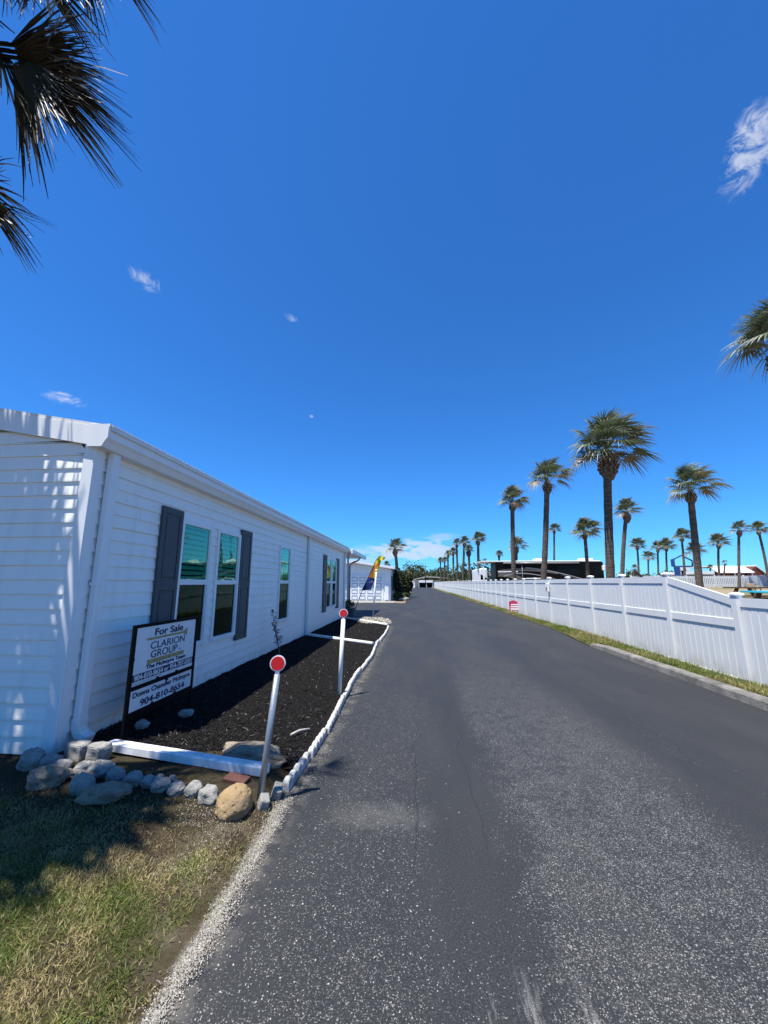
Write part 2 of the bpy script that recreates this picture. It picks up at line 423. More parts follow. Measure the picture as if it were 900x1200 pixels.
cloud((.53, .54, .71), .9, .09, .03, .36, .68, .4, wisp, WHT)
cloud((-.5226, .618, .587), -.35, .055, .034, .36, .72, .62, wisp, WHT)
cloud((-.2766, .7567, .592), -.2, .034, .02, .36, .72, .42, wisp, WHT)
cloud((-.68, .6425, .354), -.05, .065, .024, .36, .72, .62, wisp, WHT)
cloud((-.2538, .8776, .4068), 0, .012, .01, .33, .6, .35, wisp, WHT)
cloud((.0, .997, .082), 0, .24, .06, .40, .50, .85, wisp2, (7.0, 8.2, 9.8))
cloud((-.12, .99, .07), 0, .16, .05, .34, .58, .6, wisp2, (7.0, 8.2, 9.8))
cloud((.06, .992, .115), 0, .13, .022, .36, .62, .45, wisp2, (7.0, 8.2, 9.8))
bg = T.n('ShaderNodeBackground'); T.l(skycol, bg.inputs[0]); bg.inputs[1].default_value = .052
T.l(bg.outputs[0], T.out.inputs[0])

# ------------------------------------------------------------------ ground, road, verge, lawn, mulch
def gz(x, y):
    return .05 + (float(sstep(6, 9.5, x)) * .62 + float(sstep(9, 38, x)) * .75) * (1 if y < 70 else max(0, 1 - (y - 70) / 40))
xs = [-1500, -600, -250, -100, -40, -20, -10, -5, 0, 3, 5.3, 6, 6.6, 7.2, 7.9, 8.7, 9.5, 12, 15, 19, 24, 30, 38, 50, 80, 150, 400, 1500]
ys = [-400, -100, -30, -10, 0, 5, 10, 15, 20, 30, 40, 55, 70, 80, 90, 100, 110, 140, 200, 400, 1000, 3000]
V = [(x, y, (gz(x, y) - .09) if x >= 5.3 else -.03) for y in ys for x in xs]
nx = len(xs)
F = [(j * nx + i, j * nx + i + 1, (j + 1) * nx + i + 1, (j + 1) * nx + i) for j in range(len(ys) - 1) for i in range(nx - 1)]
V = [(x, y, z + .045 if x > 6 else z) for x, y, z in V]
kind(np_mesh('ground', V, F, M['sand'], smooth=True), 'structure')

def road_left(y):
    if y < 3.0: return -1.0 + .035 * fnoise(1, y, 6) + .05 * fnoise(5, y, 2)
    if y < 15.2: return -1.0 - .13 * min(1, (y - 3.0) / .3)
    if y < 17.9: return -1.13 - (y - 15.2) * .25
    if y < 33: return -40
    return -1.0
yy = list(np.arange(-20, 0, 2.)) + list(np.arange(0, 4, .05)) + list(np.arange(4, 17.9, .6)) + [17.89, 17.9, 33, 33.01] + list(np.arange(36, 150, 6.))
bm = MB()
for a, b in zip(yy, yy[1:]):
    la, lb = road_left(a), road_left(b)
    if a == 17.89 or a == 33: continue
    if 17.9 <= a < 33: lb = la = -40
    rr = lambda y: 4.62 if y < 10.8 else min(4.95, 4.62 + (y - 10.8) * .1)
    bm.poly([(la, a, 0), (rr(a), a, 0), (rr(b), b, 0), (lb, b, 0)])
bmesh.ops.remove_doubles(bm.bm, verts=bm.bm.verts[:], dist=.0005)
kind(bm.build('road', M['asphalt']), 'structure')
kind(MB().box(-9.5, -1.9, 33.0, 36, -.05, .012).build('driveway', M['concrete']), 'structure')

# lawn sheet (left, near) with soft bumps
def lawn_z(x, y):
    e = float(sstep(-.98, -1.35, x))
    up = float(sstep(2.6, 3.5, y)) * .05
    return -.012 + e * (.035 + up + .02 * fnoise(x, y, 2.1) + .012 * fnoise(x, y, 7))
gx = np.concatenate([np.linspace(-14, -5, 14), np.linspace(-4.9, -.93, 90)]); gy = np.concatenate([np.linspace(-8, .5, 10), np.linspace(.55, 3.85, 80)])
V = [(x, y, lawn_z(x, y)) for y in gy for x in gx]; nx = len(gx)
F = [(j * nx + i, j * nx + i + 1, (j + 1) * nx + i + 1, (j + 1) * nx + i) for j in range(len(gy) - 1) for i in range(nx - 1)]
kind(np_mesh('lawn', V, F, M['soil'], smooth=True), 'structure')

# right verge
def verge_edge(y): return 4.74 if y < 10.9 else min(4.98, 4.6 + (y - 10.9) * .09) - .05 + .05 * fnoise(2, y, 1.5)
def verge_z(x, y):
    u = (x - verge_edge(y)) / .5
    top = .105 if y < 10.9 else .02
    return top + (.06 - top) * min(1, max(0, u)) + .012 * fnoise(x, y, 5) + (.03 * max(0, min(1, u)) if y > 10.9 else 0)
V = []; F = []
gy = np.concatenate([np.arange(2, 30, .15), np.arange(30, 140, 1.5)])
for y in gy:
    for u in np.linspace(0, 1, 9):
        x = verge_edge(y) + u * (6.7 - verge_edge(y)); V.append((x, y, verge_z(x, y)))
F = [(j * 9 + i, j * 9 + i + 1, (j + 1) * 9 + i + 1, (j + 1) * 9 + i) for j in range(len(gy) - 1) for i in range(8)]
kind(np_mesh('verge', V, F, M['verge'], smooth=True), 'structure')

# kerb
bm = MB()
def kprof(y, lift=0): 
    dx = .02 * fnoise(9, y, .8); dz = .008 * fnoise(4, y, 1.2) - max(0, (y - 10.2)) * .06
    return [(4.55 + dx, -.02), (4.565 + dx, .095 + dz), (4.59 + dx, .118 + dz), (4.72 + dx, .124 + dz), (4.745 + dx, .105 + dz), (4.745 + dx, -.02)]
prev = None
for y in np.concatenate([np.arange(-4, 11.0, .25), [11.05]]):
    ring = [bm.bm.verts.new((a, y, b)) for a, b in kprof(y)]
    if prev:
        for i in range(5): bm.bm.faces.new((prev[i], prev[i + 1], ring[i + 1], ring[i]))
    prev = ring
bm.bm.faces.new(prev)
kind(bm.build('kerb', M['kerb'], smooth=False), 'structure')

# mulch bed
def mulch_z(x, y):
    u = (x + 3.4) / 2.3
    return .10 - .055 * u + .014 * fnoise(x, y, 3) + .012 * fnoise(x, y, 9) + .006 * fnoise(x, y, 23)
gx = np.linspace(-3.45, -1.07, 60); gy = np.concatenate([np.linspace(3.62, 9, 130), np.linspace(9.1, 17.9, 80)])
V = [(x, y, mulch_z(x, y) if not (y < 3.9 and False) else 0) for y in gy for x in gx]; nx = len(gx)
F = [(j * nx + i, j * nx + i + 1, (j + 1) * nx + i + 1, (j + 1) * nx + i) for j in range(len(gy) - 1) for i in range(nx - 1)
     if gy[j] < 15.0 + (-1.09 - gx[i]) * 1.18 and gy[j] > 3.42 + (-1.2 - gx[i]) * .18]
kind(np_mesh('mulch_bed', V, F, M['mulch'], smooth=True), 'structure')

def chips(n, xf, zf, lens, wids, tilt):
    P = xf(n); n = len(P)
    L = rng.uniform(*lens, n) * .5; W = rng.uniform(*wids, n) * .5; a = rng.uniform(0, 2 * np.pi, n)
    t1 = rng.normal(0, tilt, n); t2 = rng.normal(0, tilt, n)
    z = np.array([zf(x, y) for x, y in P])
    ux = np.stack([np.cos(a), np.sin(a), t1], 1) * L[:, None]; vx = np.stack([-np.sin(a), np.cos(a), t2], 1) * W[:, None]
    C = np.stack([P[:, 0], P[:, 1], z + .006 + np.abs(t1) * L], 1)
    V = np.stack([C - ux - vx, C + ux - vx * .5, C + ux * .9 + vx, C - ux * .8 + vx * .8], 1)
    return V.reshape(-1, 3), np.arange(4 * n).reshape(-1, 4)
def bed_pts(n):
    y = 3.7 + 13.2 * rng.random(n) ** 2.0; x = rng.uniform(-3.38, -1.12, n)
    k = y < 14.9 + (-1.09 - x) * 1.18
    k &= y > 3.5 + (-1.2 - x) * .18
    return np.stack([x[k], y[k]], 1)
V, F = chips(26000, bed_pts, mulch_z, (.012, .05), (.004, .012), .35)
mi = rng.choice([0, 1, 2], len(F), p=[.72, .235, .045])
tag(np_mesh('mulch_chips', V, F, [M['chip_a'], M['chip_b'], M['chip_c']], midx=mi), 'loose black wood mulch chips covering the bed along the house', 'mulch', None, 'stuff')

# grass
def blades(P, zf, hl, wd, lean, nm):
    n = len(P); h = rng.uniform(*hl, n); a = rng.uniform(0, 2 * np.pi, n); w_ = rng.uniform(*wd, n)
    z = np.array([zf(x, y) for x, y in P]); b = np.stack([P[:, 0], P[:, 1], z - .004], 1)
    ln = np.abs(rng.normal(lean, lean * .5, n)); la = rng.uniform(0, 2 * np.pi, n)
    d = np.stack([np.cos(la) * ln, np.sin(la) * ln, np.ones(n)], 1); d /= np.linalg.norm(d, axis=1)[:, None]
    s = np.stack([np.cos(a), np.sin(a), np.zeros(n)], 1) * w_[:, None]
    mid = b + d * h[:, None] * .55
    d2 = d.copy(); d2[:, 2] *= .45; tip = mid + d2 * h[:, None] * .5
    V = np.stack([b - s, b + s, mid + s * .8, mid - s * .8, tip], 1).reshape(-1, 3)
    k = np.arange(n)[:, None] * 5
    F = np.concatenate([k + np.array([[0, 1, 2]]), k + np.array([[0, 2, 3]]), k + np.array([[3, 2, 4]])], 1).reshape(-1, 3)
    return V, F, np.repeat(nm, 3)
def lawn_pts(n):
    y = rng.uniform(.7, 3.75, n); x = rng.uniform(-4.6, -1.0, n)
    k = (y < 3.25 - .1 * (x + 1)) | (rng.random(n) < .15)
    den = np.array([.55 + .9 * fnoise(a, b, 1.8) + .8 * fnoise(a, b, 6) for a, b in zip(x, y)])
    den *= (1 - .98 * sstep(2.55, 3.2, y)) * (1 - .9 * sstep(-1.2, -1.04, x))
    den *= np.where((x + 1.55) ** 2 + (y - 2.75) ** 2 < .06, .25, 1)
    k &= rng.random(n) < den + .14 * (1 - sstep(2.8, 3.2, y))
    return np.stack([x[k], y[k]], 1)
P = lawn_pts(300000)
g = np.array([1.2 * fnoise(a, b, 1.3) + .9 * fnoise(a + 9, b, 4.5) for a, b in P]) + .35 * (1 - sstep(1.2, 2.6, P[:, 1])) - .28 * sstep(2.4, 3.0, P[:, 1])
r = rng.normal(-.06, .38, len(P)) + g
mi = np.where(r > .48, 0, np.where(r > .08, 1, np.where(r > -.6, 2, 3)))
V, F, mi = blades(P, lawn_z, (.018, .05), (.0011, .0026), 1.05, mi)
tag(np_mesh('lawn_grass', V, F, [M['g_green'], M['g_olive'], M['g_straw'], M['g_brown']], midx=mi), 'patchy green and straw coloured lawn grass beside the road', 'grass', None, 'stuff')
n = 130000
y = 4.5 + 60 * rng.random(n) ** 2.2; x = np.array([verge_edge(b) for b in y]) + .03 + rng.random(n) ** 1.1 * .75
den = np.array([.55 + .8 * fnoise(a, b, 1.2) for a, b in zip(x, y)]); k = rng.random(n) < den + .2
P = np.stack([x[k], y[k]], 1)
r = rng.normal(.16, .4, len(P)) + np.array([fnoise(a, b, .9) for a, b in P])
mi = np.where(r > .25, 0, np.where(r > -.25, 1, 2))
V, F, mi = blades(P, verge_z, (.035, .12), (.002, .006), .6, mi)
tag(np_mesh('verge_grass', V, F, [M['g_green'], M['g_olive'], M['g_straw']], midx=mi), 'narrow strip of dry green grass along the white fence', 'grass', None, 'stuff')

# shell grit along road edge and a few grains on the asphalt
def grit_pts(n):
    y = rng.uniform(.9, 3.3, n); x = -1.015 + rng.normal(0, .032, n) + .05 * np.array([fnoise(3, b, 3) for b in y])
    m = n // 9; y2 = rng.uniform(.9, 14, m); x2 = -1.0 + np.abs(rng.normal(0, .35, m)) + .03
    y3 = rng.uniform(2.4, 3.3, n // 3); x3 = rng.uniform(-1.75, -1.0, n // 3)
    k3 = np.array([fnoise(a, b, 3.0) for a, b in zip(x3, y3)]) > .12
    m4 = n // 6; y4 = 3.4 + 10.5 * rng.random(m4) ** 1.5; x4 = -.97 + np.abs(rng.normal(0, .05, m4))
    return np.stack([np.concatenate([x, x2, x3[k3], x4]), np.concatenate([y, y2, y3[k3], y4])], 1)
gzf = lambda x, y: max(.002, lawn_z(x, y) + .002) if x < -.98 else .002
V, F = chips(13000, grit_pts, gzf, (.0022, .0068), (.002, .0052), .5)
mi = rng.choice([0, 1], len(F), p=[.7, .3])
tag(np_mesh('shell_grit', V, F, [M['grit'], M['grit_b']], midx=mi), 'pale crushed shell grit along the ragged asphalt edge', 'grit', None, 'stuff')

# ------------------------------------------------------------------ rocks
def rock(name, loc, size, mat, seed, label, group=None, rz=0, rough=.22, flat=False, sub=4):
    bm = bmesh.new(); bmesh.ops.create_icosphere(bm, subdivisions=sub, radius=1)
    off = Vector((seed * 3.1, seed * 1.7, seed))
    for v in bm.verts:
        d = v.co.normalized()
        k = 1 + rough * noise.noise(d * 1.3 + off) + rough * .55 * noise.noise(d * 3.2 + off) + rough * .25 * noise.noise(d * 8 + off)
        c = noise.cell(d * 1.1 + off) * .12
        k -= rough * .5 * max(0, noise.noise(d * 2.1 + off * 2) - .05) + rough * .25 * abs(noise.noise(d * 5 + off))
        v.co = d * (k - c * .4)
        if flat: v.co.z = max(-1, min(1, v.co.z * 1.3))
        v.co = Vector((v.co.x * size[0], v.co.y * size[1], v.co.z * size[2]))
    me = bpy.data.meshes.new(name); bm.to_mesh(me); bm.free()
    o = link(name, me, mat, None, True); o.location = loc; o.rotation_euler = (0, 0, rz)
    return tag(o, label, 'rock', group)
G = 'pale limestone cobbles lining the lawn below the gutter pipe'
cob = [(-3.37, 3.42, .13, 'broad grey limestone cobble at the house corner, farthest left of the cobbles'),
 (-3.20, 3.44, .10, 'round grey cobble leaning on the left concrete block at the house corner'),
 (-3.05, 3.40, .09, 'small round grey cobble below the left concrete block'),
 (-2.80, 3.34, .10, 'pale round cobble in front of the right concrete block'),
 (-2.63, 3.30, .10, 'pale cobble touching the right concrete block at the lawn side'),
 (-2.62, 3.12, .11, 'faceted white cobble nearest the lawn below the concrete blocks'),
 (-2.46, 3.27, .09, 'grey cobble where the white gutter pipe meets the blocks'),
 (-2.28, 3.235, .085, 'pale cobble under the gutter pipe, second from the right block'),
 (-2.14, 3.22, .08, 'pale cobble under the gutter pipe, third from the right block'),
 (-2.02, 3.185, .08, 'oval white cobble at the middle of the gutter pipe'),
 (-1.87, 3.16, .075, 'smooth pale cobble just past the middle of the gutter pipe'),
 (-1.72, 3.15, .08, 'large pale cobble before the brick under the gutter pipe'),
 (-1.57, 3.09, .085, 'speckled cobble wedged beside the tan boulder'),
 (-2.12, 3.33, .04, 'tiny white pebble against the gutter pipe, left of a twin'),
 (-2.0, 3.30, .04, 'tiny white pebble against the gutter pipe, right of a twin')]
for i, (x, y, s, lb) in enumerate(cob):
    rock('cobble', (x, y, lawn_z(x, y) + s * .38), (s * random.uniform(.8, 1.05), s * random.uniform(.65, .85), s * random.uniform(.6, .85)), M['rock'], i + 1, lb, G, random.uniform(-.4, .4))
rock('porous_rock', (-2.98, 3.2, .1), (.14, .085, .085), M['rock_flat'], 31, 'porous brown grey rock in the lawn left of the cobbles', None, .2, .4)
rock('porous_rock', (-2.33, 3.03, .1), (.17, .075, .07), M['rock_flat'], 37, 'long pitted grey rock lying in the lawn before the gutter pipe', None, .25, .35)
rock('boulder', (-1.33, 3.0, .085), (.125, .15, .115), M['rock_tan'], 43, 'smooth tan boulder at the foot of the grey reflector post', None, .35, .1)
rock('flat_rock', (-1.52, 3.78, .10), (.33, .17, .075), M['rock_flat'], 53, 'large flat pitted rock in the mulch behind the gutter pipe', None, -.25, .34)
rock('mulch_stone', (-3.0, 4.3, .13), (.075, .06, .05), M['rock'], 61, 'grey stone in the shaded mulch under the left sign leg', None, .1)
rock('mulch_stone', (-2.76, 4.72, .12), (.085, .055, .05), M['rock'], 67, 'grey stone in the shaded mulch under the middle of the sign', None, .3)
def cblock(loc, rz, sz, label):
    bm = bmesh.new(); bmesh.ops.create_cube(bm, size=1)
    bmesh.ops.subdivide_edges(bm, edges=bm.edges[:], cuts=7, use_grid_fill=True)
    for v in bm.verts:
        c = v.co.copy(); v.co = Vector((c.x * sz[0], c.y * sz[1], c.z * sz[2]))
        mx = sorted((abs(c.x), abs(c.y), abs(c.z)))
        if mx[1] > .48: v.co *= .93
        v.co += c.normalized() * .02 * noise.noise(v.co * 14 + Vector(loc))
    me = bpy.data.meshes.new('concrete_block'); bm.to_mesh(me); bm.free()
    o = link('concrete_block', me, M['rock'], None, False); o.location = loc; o.rotation_euler = (0, 0, rz)
    tag(o, label, 'block', 'rough concrete blocks at the house corner')
cblock((-3.13, 3.62, .13), -.12, (.2, .12, .15), 'rough concrete block under the downspout, against the white corner trim')
cblock((-2.90, 3.60, .12), -.2, (.15, .13, .17), 'rough concrete block standing at the end of the white gutter pipe')
o = MB().box(-.1, .1, -.047, .047, -.03, .03, .004).build('brick', M['brick']); o.location = (-1.47, 3.33, .078); o.rotation_euler = (.1, .05, -.2)
tag(o, 'red brown brick lying under the end of the gutter pipe', 'brick')
o = MB().tube([(-.12, 0, 0), (0, .01, .01), (.12, -.005, 0)], [.012, .014, .01], 6).build('wood_stick', M['grit']); o.location = (-1.27, 4.4, .075); o.rotation_euler = (0, 0, .9)
tag(o, 'short pale stick lying in the mulch by the scalloped edging', 'stick')

# ------------------------------------------------------------------ scalloped edging
def edging_mesh(n=5, Ln=.6):
    mb = MB(); p = Ln / n
    for i in range(n):
        pts = []
        h = .088 + random.uniform(-.006, .006)
        hw = p * .5
        for k in range(9):
            a = math.pi * k / 8
            pts.append((i * p + p / 2 - Ln / 2 + .96 * hw * math.cos(a), h - .035 + .042 * math.sin(a)))
        pts = [(i * p + p - Ln / 2 - .04 * hw, -.04)] + pts + [(i * p - Ln / 2 + .04 * hw, -.04)]
        # rounded cross-section: three slices
        sl = [(-.026, .84), (-.017, .96), (0, 1.0), (.017, .96), (.026, .84)]
        rings = [[mb.bm.verts.new((yv, a, b if b < 0 else b * sc)) for a, b in pts] for yv, sc in sl]
        for A, B in zip(rings, rings[1:]):
            m = len(A)
            for k in range(m): mb.bm.faces.new((A[k], B[k], B[(k + 1) % m], A[(k + 1) % m]))
        mb.bm.faces.new(rings[0]); mb.bm.faces.new(rings[-1][::-1])
    bmesh.ops.recalc_face_normals(mb.bm, faces=mb.bm.faces[:])
    me = bpy.data.meshes.new('edging_block'); mb.bm.to_mesh(me); mb.bm.free(); me.materials.append(M['edging'])
    return me
ems = [edging_mesh() for _ in range(4)]
ordw = ['first', 'second', 'third', 'fourth', 'fifth', 'sixth', 'seventh', 'eighth', 'ninth', 'tenth', 'eleventh', 'twelfth', 'thirteenth', 'fourteenth', 'fifteenth', 'sixteenth', 'seventeenth', 'eighteenth', 'nineteenth', 'twentieth']
yc = 3.36
for i in range(19):
    o = bpy.data.objects.new('edging_block', ems[i % 4]); COL.objects.link(o)
    x = -1.06 + .03 * math.sin(i * .9) + (.03 if i in (13, 14) else 0)
    o.location = (x, yc + .3, -.005 + random.uniform(-.012, .01)); o.rotation_euler = (random.uniform(-.02, .02), random.uniform(-.12, .12), -.05 * math.cos(i * .9) + random.uniform(-.03, .03))
    yc += .613
    tag(o, '%s white scalloped edging piece from the grey reflector post, between mulch and road' % ordw[i], 'edging', 'white scalloped edging along the mulch bed')
for i, (x, y, rz, lb) in enumerate([(-1.12, 3.27, .3, 'loose grey edging stub leaning at the near end of the scalloped edging'), (-1.17, 3.12, .5, 'loose grey edging stub lying at the foot of the grey reflector post')]):
    o = MB().box(-.035, .035, -.06, .06, -.03, .07, .012, seg=2).build('edging_stub', M['concrete']); o.location = (x, y, .02); o.rotation_euler = (.15, .3, rz)
    tag(o, lb, 'edging', 'loose edging stubs')

# ------------------------------------------------------------------ house
HX, HY0, HY1 = -3.4, 3.65, 18.2; ZB, ZT = .10, 3.1; LAP = .1455
SL = .19; RX = -7.0
house = empty('mobile_home', (HX, HY0, 0), 'long white vinyl sided mobile home with grey shutters beside the road', 'house')
class Sid:
    def __init__(s): s.V = []; s.F = []
    def q(s, a, b, c, d):
        n = len(s.V); s.V += [a, b, c, d]; s.F.append((n, n + 1, n + 2, n + 3))
prof = [(.004, 0.0), (.019, .003), (.018, .042), (.010, .05), (.016, .062), (.004, 1.0)]
prof = [(.003, 0.0), (.020, .0008), (.0195, LAP * .12), (.003, LAP)]
def lapcourse(S, z0, a0, b0, a1, b1, P, zc0, zc1):
    """one siding course; P(u, off, z) -> world; clipped to zc0..zc1; ends a (start) and b (end)."""
    pts = [(o, z0 + h) for o, h in prof]
    out = []
    for (o0, h0), (o1, h1) in zip(pts, pts[1:]):
        lo, hi = max(h0, zc0), min(h1, zc1)
        if hi <= lo + 1e-6: continue
        f = lambda z: o0 + (o1 - o0) * ((z - h0) / (h1 - h0) if h1 > h0 else 0)
        S.q(P(a0, f(lo), lo), P(b0, f(lo), lo), P(b1, f(hi), hi), P(a1, f(hi), hi))
wins = [(5.24, 6.10, .70, 2.56), (6.28, 7.14, .70, 2.56), (9.34, 10.18, .70, 2.58), (14.40, 15.22, .70, 2.58), (15.40, 16.24, .70, 2.58)]
S = Sid(); k = 0
PF = lambda u, o, z: (HX + o, u, z)
z = ZB - .02
while z < ZT - .01:
    zt = min(z + LAP, ZT)
    cuts = sorted({HY0 + .06, HY1 - .06} | {e for w_ in wins for e in w_[:2]})
    for a, b in zip(cuts, cuts[1:]):
        op = next((w_ for w_ in wins if w_[0] <= a + 1e-4 and b <= w_[1] + 1e-4), None)
        if op:
            if z < op[2]: lapcourse(S, z, a, b, a, b, PF, z, min(zt, op[2]))
            if zt > op[3]: lapcourse(S, z, a, b, a, b, PF, max(z, op[3]), zt)
        else:
            sm_ = [a] + [q for q in (HY0 + .8 + (k * 1.37) % 3.66 + 3.66 * j for j in range(-1, 5)) if a + .05 < q < b - .05] + [b]
            for j, (a_, b_) in enumerate(zip(sm_, sm_[1:])):
                off_ = .0022 * ((j + k) % 2)
                lapcourse(S, z, a_, b_, a_, b_, (lambda u, o, zz, e=off_: (HX + o + e, u, zz)), z, zt)
    z += LAP; k += 1
np_mesh('front_wall', np.array(S.V) - np.array(house.location), S.F, M['siding'], house)
S = Sid(); PE = lambda u, o, z: (u, HY0 - o, z)
z = ZB - .02
roofz = lambda x: 3.10 + (-x - 3.4) * SL if x > RX else 3.10 + (-RX - 3.4) * SL - (RX - x) * SL
while z < 3.85:
    zt = z + LAP
    lim = lambda zz: HX - .06 if zz < 3.12 else -3.4 - (zz - 3.10) / SL
    liml = lambda zz: -10.6 if zz < 3.12 else 2 * RX - lim(zz)
    lapcourse(S, z, liml(z), lim(z), liml(zt), lim(zt), PE, z, zt)
    z += LAP
np_mesh('end_wall', np.array(S.V) - np.array(house.location), S.F, M['siding'], house)
def hb(mb, name, mat, **kw):
    o = mb.build(name, mat, house, **kw)
    o.data.transform(Matrix.Translation(-Vector(house.location))); return o
# back/far walls + inner shell so nothing leaks
hb(MB().box(-10.6, HX - .32, HY0 + .05, HY1 - .02, .02, 3.05), 'core_wall', M['siding'])
hb(MB().box(HX - .3, HX - .004, HY0 + .02, HY0 + .06, .02, 3.08), 'end_stud', M['siding'])
hb(MB().box(HX - .3, HX - .004, HY1 - .06, HY1 - .02, .02, 3.08), 'end_stud', M['siding'])
hb(MB().box(-10.7, HX - .02, HY0 + .012, HY1, -.05, ZB - .01), 'skirting', M['siding'])
# corner trim (L)
def ltrim(y, s):
    m = MB(); m.box(HX - .105, HX + .026, y - s * .026, y, .03, 3.1, .005); m.box(HX, HX + .0265, y + s * .0005 if s > 0 else y - .105, y + .105 if s > 0 else y - .0005, .03, 3.1, .005)
    return m
hb(ltrim(HY0, 1), 'corner_trim', M['trim']); hb(ltrim(HY1, -1), 'corner_trim', M['trim'])
# roof (gable) + rake trim + gutter
m = MB()
rp = [(-3.18, roofz(-3.4) + .19), (RX, roofz(RX) + .22), (2 * RX + 3.18, roofz(-3.4) + .19), (2 * RX + 3.18, roofz(-3.4) + .13), (RX, roofz(RX) + .16), (-3.18, roofz(-3.4) + .13)]
m.prism(rp, HY0 - .06, HY1 + .1, 'y'); hb(m, 'roof', M['roof'])
m = MB()
m.prism([(-3.43, 3.09), (-3.43, 3.3), (RX, roofz(RX) + .2), (RX, roofz(RX) - .01)], HY0 - .065, HY0 - .03, 'y')
m.prism([(2 * RX + 3.43, 3.09), (2 * RX + 3.43, 3.3), (RX - .001, roofz(RX) + .2), (RX - .001, roofz(RX) - .01)], HY0 - .065, HY0 - .03, 'y')
hb(m, 'rake_trim', M['trim'])
m = MB()
gp = [(-3.425, 3.06), (-3.26, 3.055), (-3.225, 3.12), (-3.20, 3.15), (-3.20, 3.262), (-3.19, 3.275), (-3.19, 3.30), (-3.43, 3.305)]
m.prism(gp, HY0 - .09, HY1 + .02, 'y'); g_ = hb(m, 'gutter', M['trim'])
for yj in (7.75, 12.6):
    m = MB(); m.prism([(a + (.004 if a > -3.3 else 0), b + (-.003 if b < 3.07 else .003 if b > 3.29 else 0)) for a, b in gp], yj, yj + .03, 'y')
    o = m.build('gutter_joint', M['trim'], g_); o.data.transform(Matrix.Translation(-Vector(house.location)))
# downspouts
def downspout(y, elbow=False, w_=.105, d_=.075):
    m = MB(); x0 = HX + .03
    m.box(x0, x0 + d_, y, y + w_, .30 if elbow else .10, 3.06, .008)
    for zz in (1.62,): m.box(x0 - .004, x0 + d_ + .004, y - .012, y + w_ + .012, zz, zz + .035, .002)
    if elbow:
        m.box(x0 - .004, x0 + d_ + .004, y - .004, y + w_ + .004, .29, .34, .003)
        pr = []
        cs = [(0, .30), (.004, .24), (.03, .185), (.075, .145), (.15, .115)]
        prev = None
        for i, (dx, zz) in enumerate(cs):
            a = [0, .15, .55, .95, 1.15][i]
            n_ = Vector((math.cos(a), 0, -math.sin(a) * -1)); 
            p0 = Vector((x0 + dx, 0, zz)); p1 = p0 + Vector((math.cos(a), 0, math.sin(a))) * d_
            ring = [m.bm.verts.new((p.x, yy_, p.z)) for p, yy_ in ((p0, y), (p1, y), (p1, y + w_), (p0, y + w_))]
            if prev:
                for k in range(4): m.bm.faces.new((prev[k], prev[(k + 1) % 4], ring[(k + 1) % 4], ring[k]))
            prev = ring
        m.bm.faces.new(prev)
    return hb(m, 'downspout', M['trim'])
downspout(HY0 + .135, True); downspout(11.78); downspout(17.95)
# windows and shutters
for wi, (y0, y1, z0, z1) in enumerate(wins):
    f = MB(); fx0, fx1 = HX - .06, HX + .045; t_ = .06
    zm = (z0 + z1) / 2 + .03
    f.box(fx0, fx1, y0, y0 + t_, z0, z1, .004); f.box(fx0, fx1, y1 - t_, y1, z0, z1, .004)
    f.box(fx0, fx1 - .002, y0 + t_ - .001, y1 - t_ + .001, z1 - t_, z1 - .001, .004); f.box(fx0, fx1 + .012, y0 + t_ - .001, y1 - t_ + .001, z0 + .001, z0 + t_ + .01, .004)
    f.box(fx0 + .02, fx1 - .012, y0 + t_ - .001, y1 - t_ + .001, zm - .04, zm + .04, .004)
    for a, b in ((y0 + t_, y0 + t_ + .02), (y1 - t_ - .02, y1 - t_)): f.box(fx0 + .02, fx1 - .016, a - .001, b + .001, z0 + t_, z1 - t_, .003)
    wo = hb(f, 'window', M['trim'])
    def sub(mb, name, mat):
        o = mb.build(name, mat, wo); o.data.transform(Matrix.Translation(-Vector(house.location))); return o
    gx_ = HX + .018
    ya, yb = y0 + t_ + .018, y1 - t_ - .018
    sub(MB().box(gx_ - .004, gx_, ya, yb, zm + .038, z1 - t_ + .003), 'upper_pane', M['glass_up'])
    sub(MB().box(gx_ - .014, gx_ - .010, ya, yb, z0 + t_, zm - .038), 'lower_pane', M['glass_low'])
    bl = MB()
    zz = zm - .02
    while zz < z1 - t_:
        bl.box(HX - .0815, HX - .0235, ya - .02, yb + .02, -.0015, .0015, mtx=Matrix.Translation((0, 0, zz)) @ Matrix.Translation((HX - .018, 0, 0)) @ Matrix.Rotation(R(74), 4, 'Y') @ Matrix.Translation((-HX + .0525, 0, 0)))
        zz += .078
    sub(bl, 'blind', M['blind'])
    rc = MB(); b0, b1 = HX - .29, HX - .05
    rc.box(b0 - .004, b0, y0 - .02, y1 + .02, z0 - .02, z1 + .02)
    rc.box(b0, b1, y0 - .025, y0 - .02, z0 - .02, z1 + .02); rc.box(b0, b1, y1 + .02, y1 + .025, z0 - .02, z1 + .02)
    rc.box(b0, b1, y0 - .02, y1 + .02, z0 - .025, z0 - .02); rc.box(b0, b1, y0 - .02, y1 + .02, z1 + .02, z1 + .025)
    sub(rc, 'recess', M['dark'])
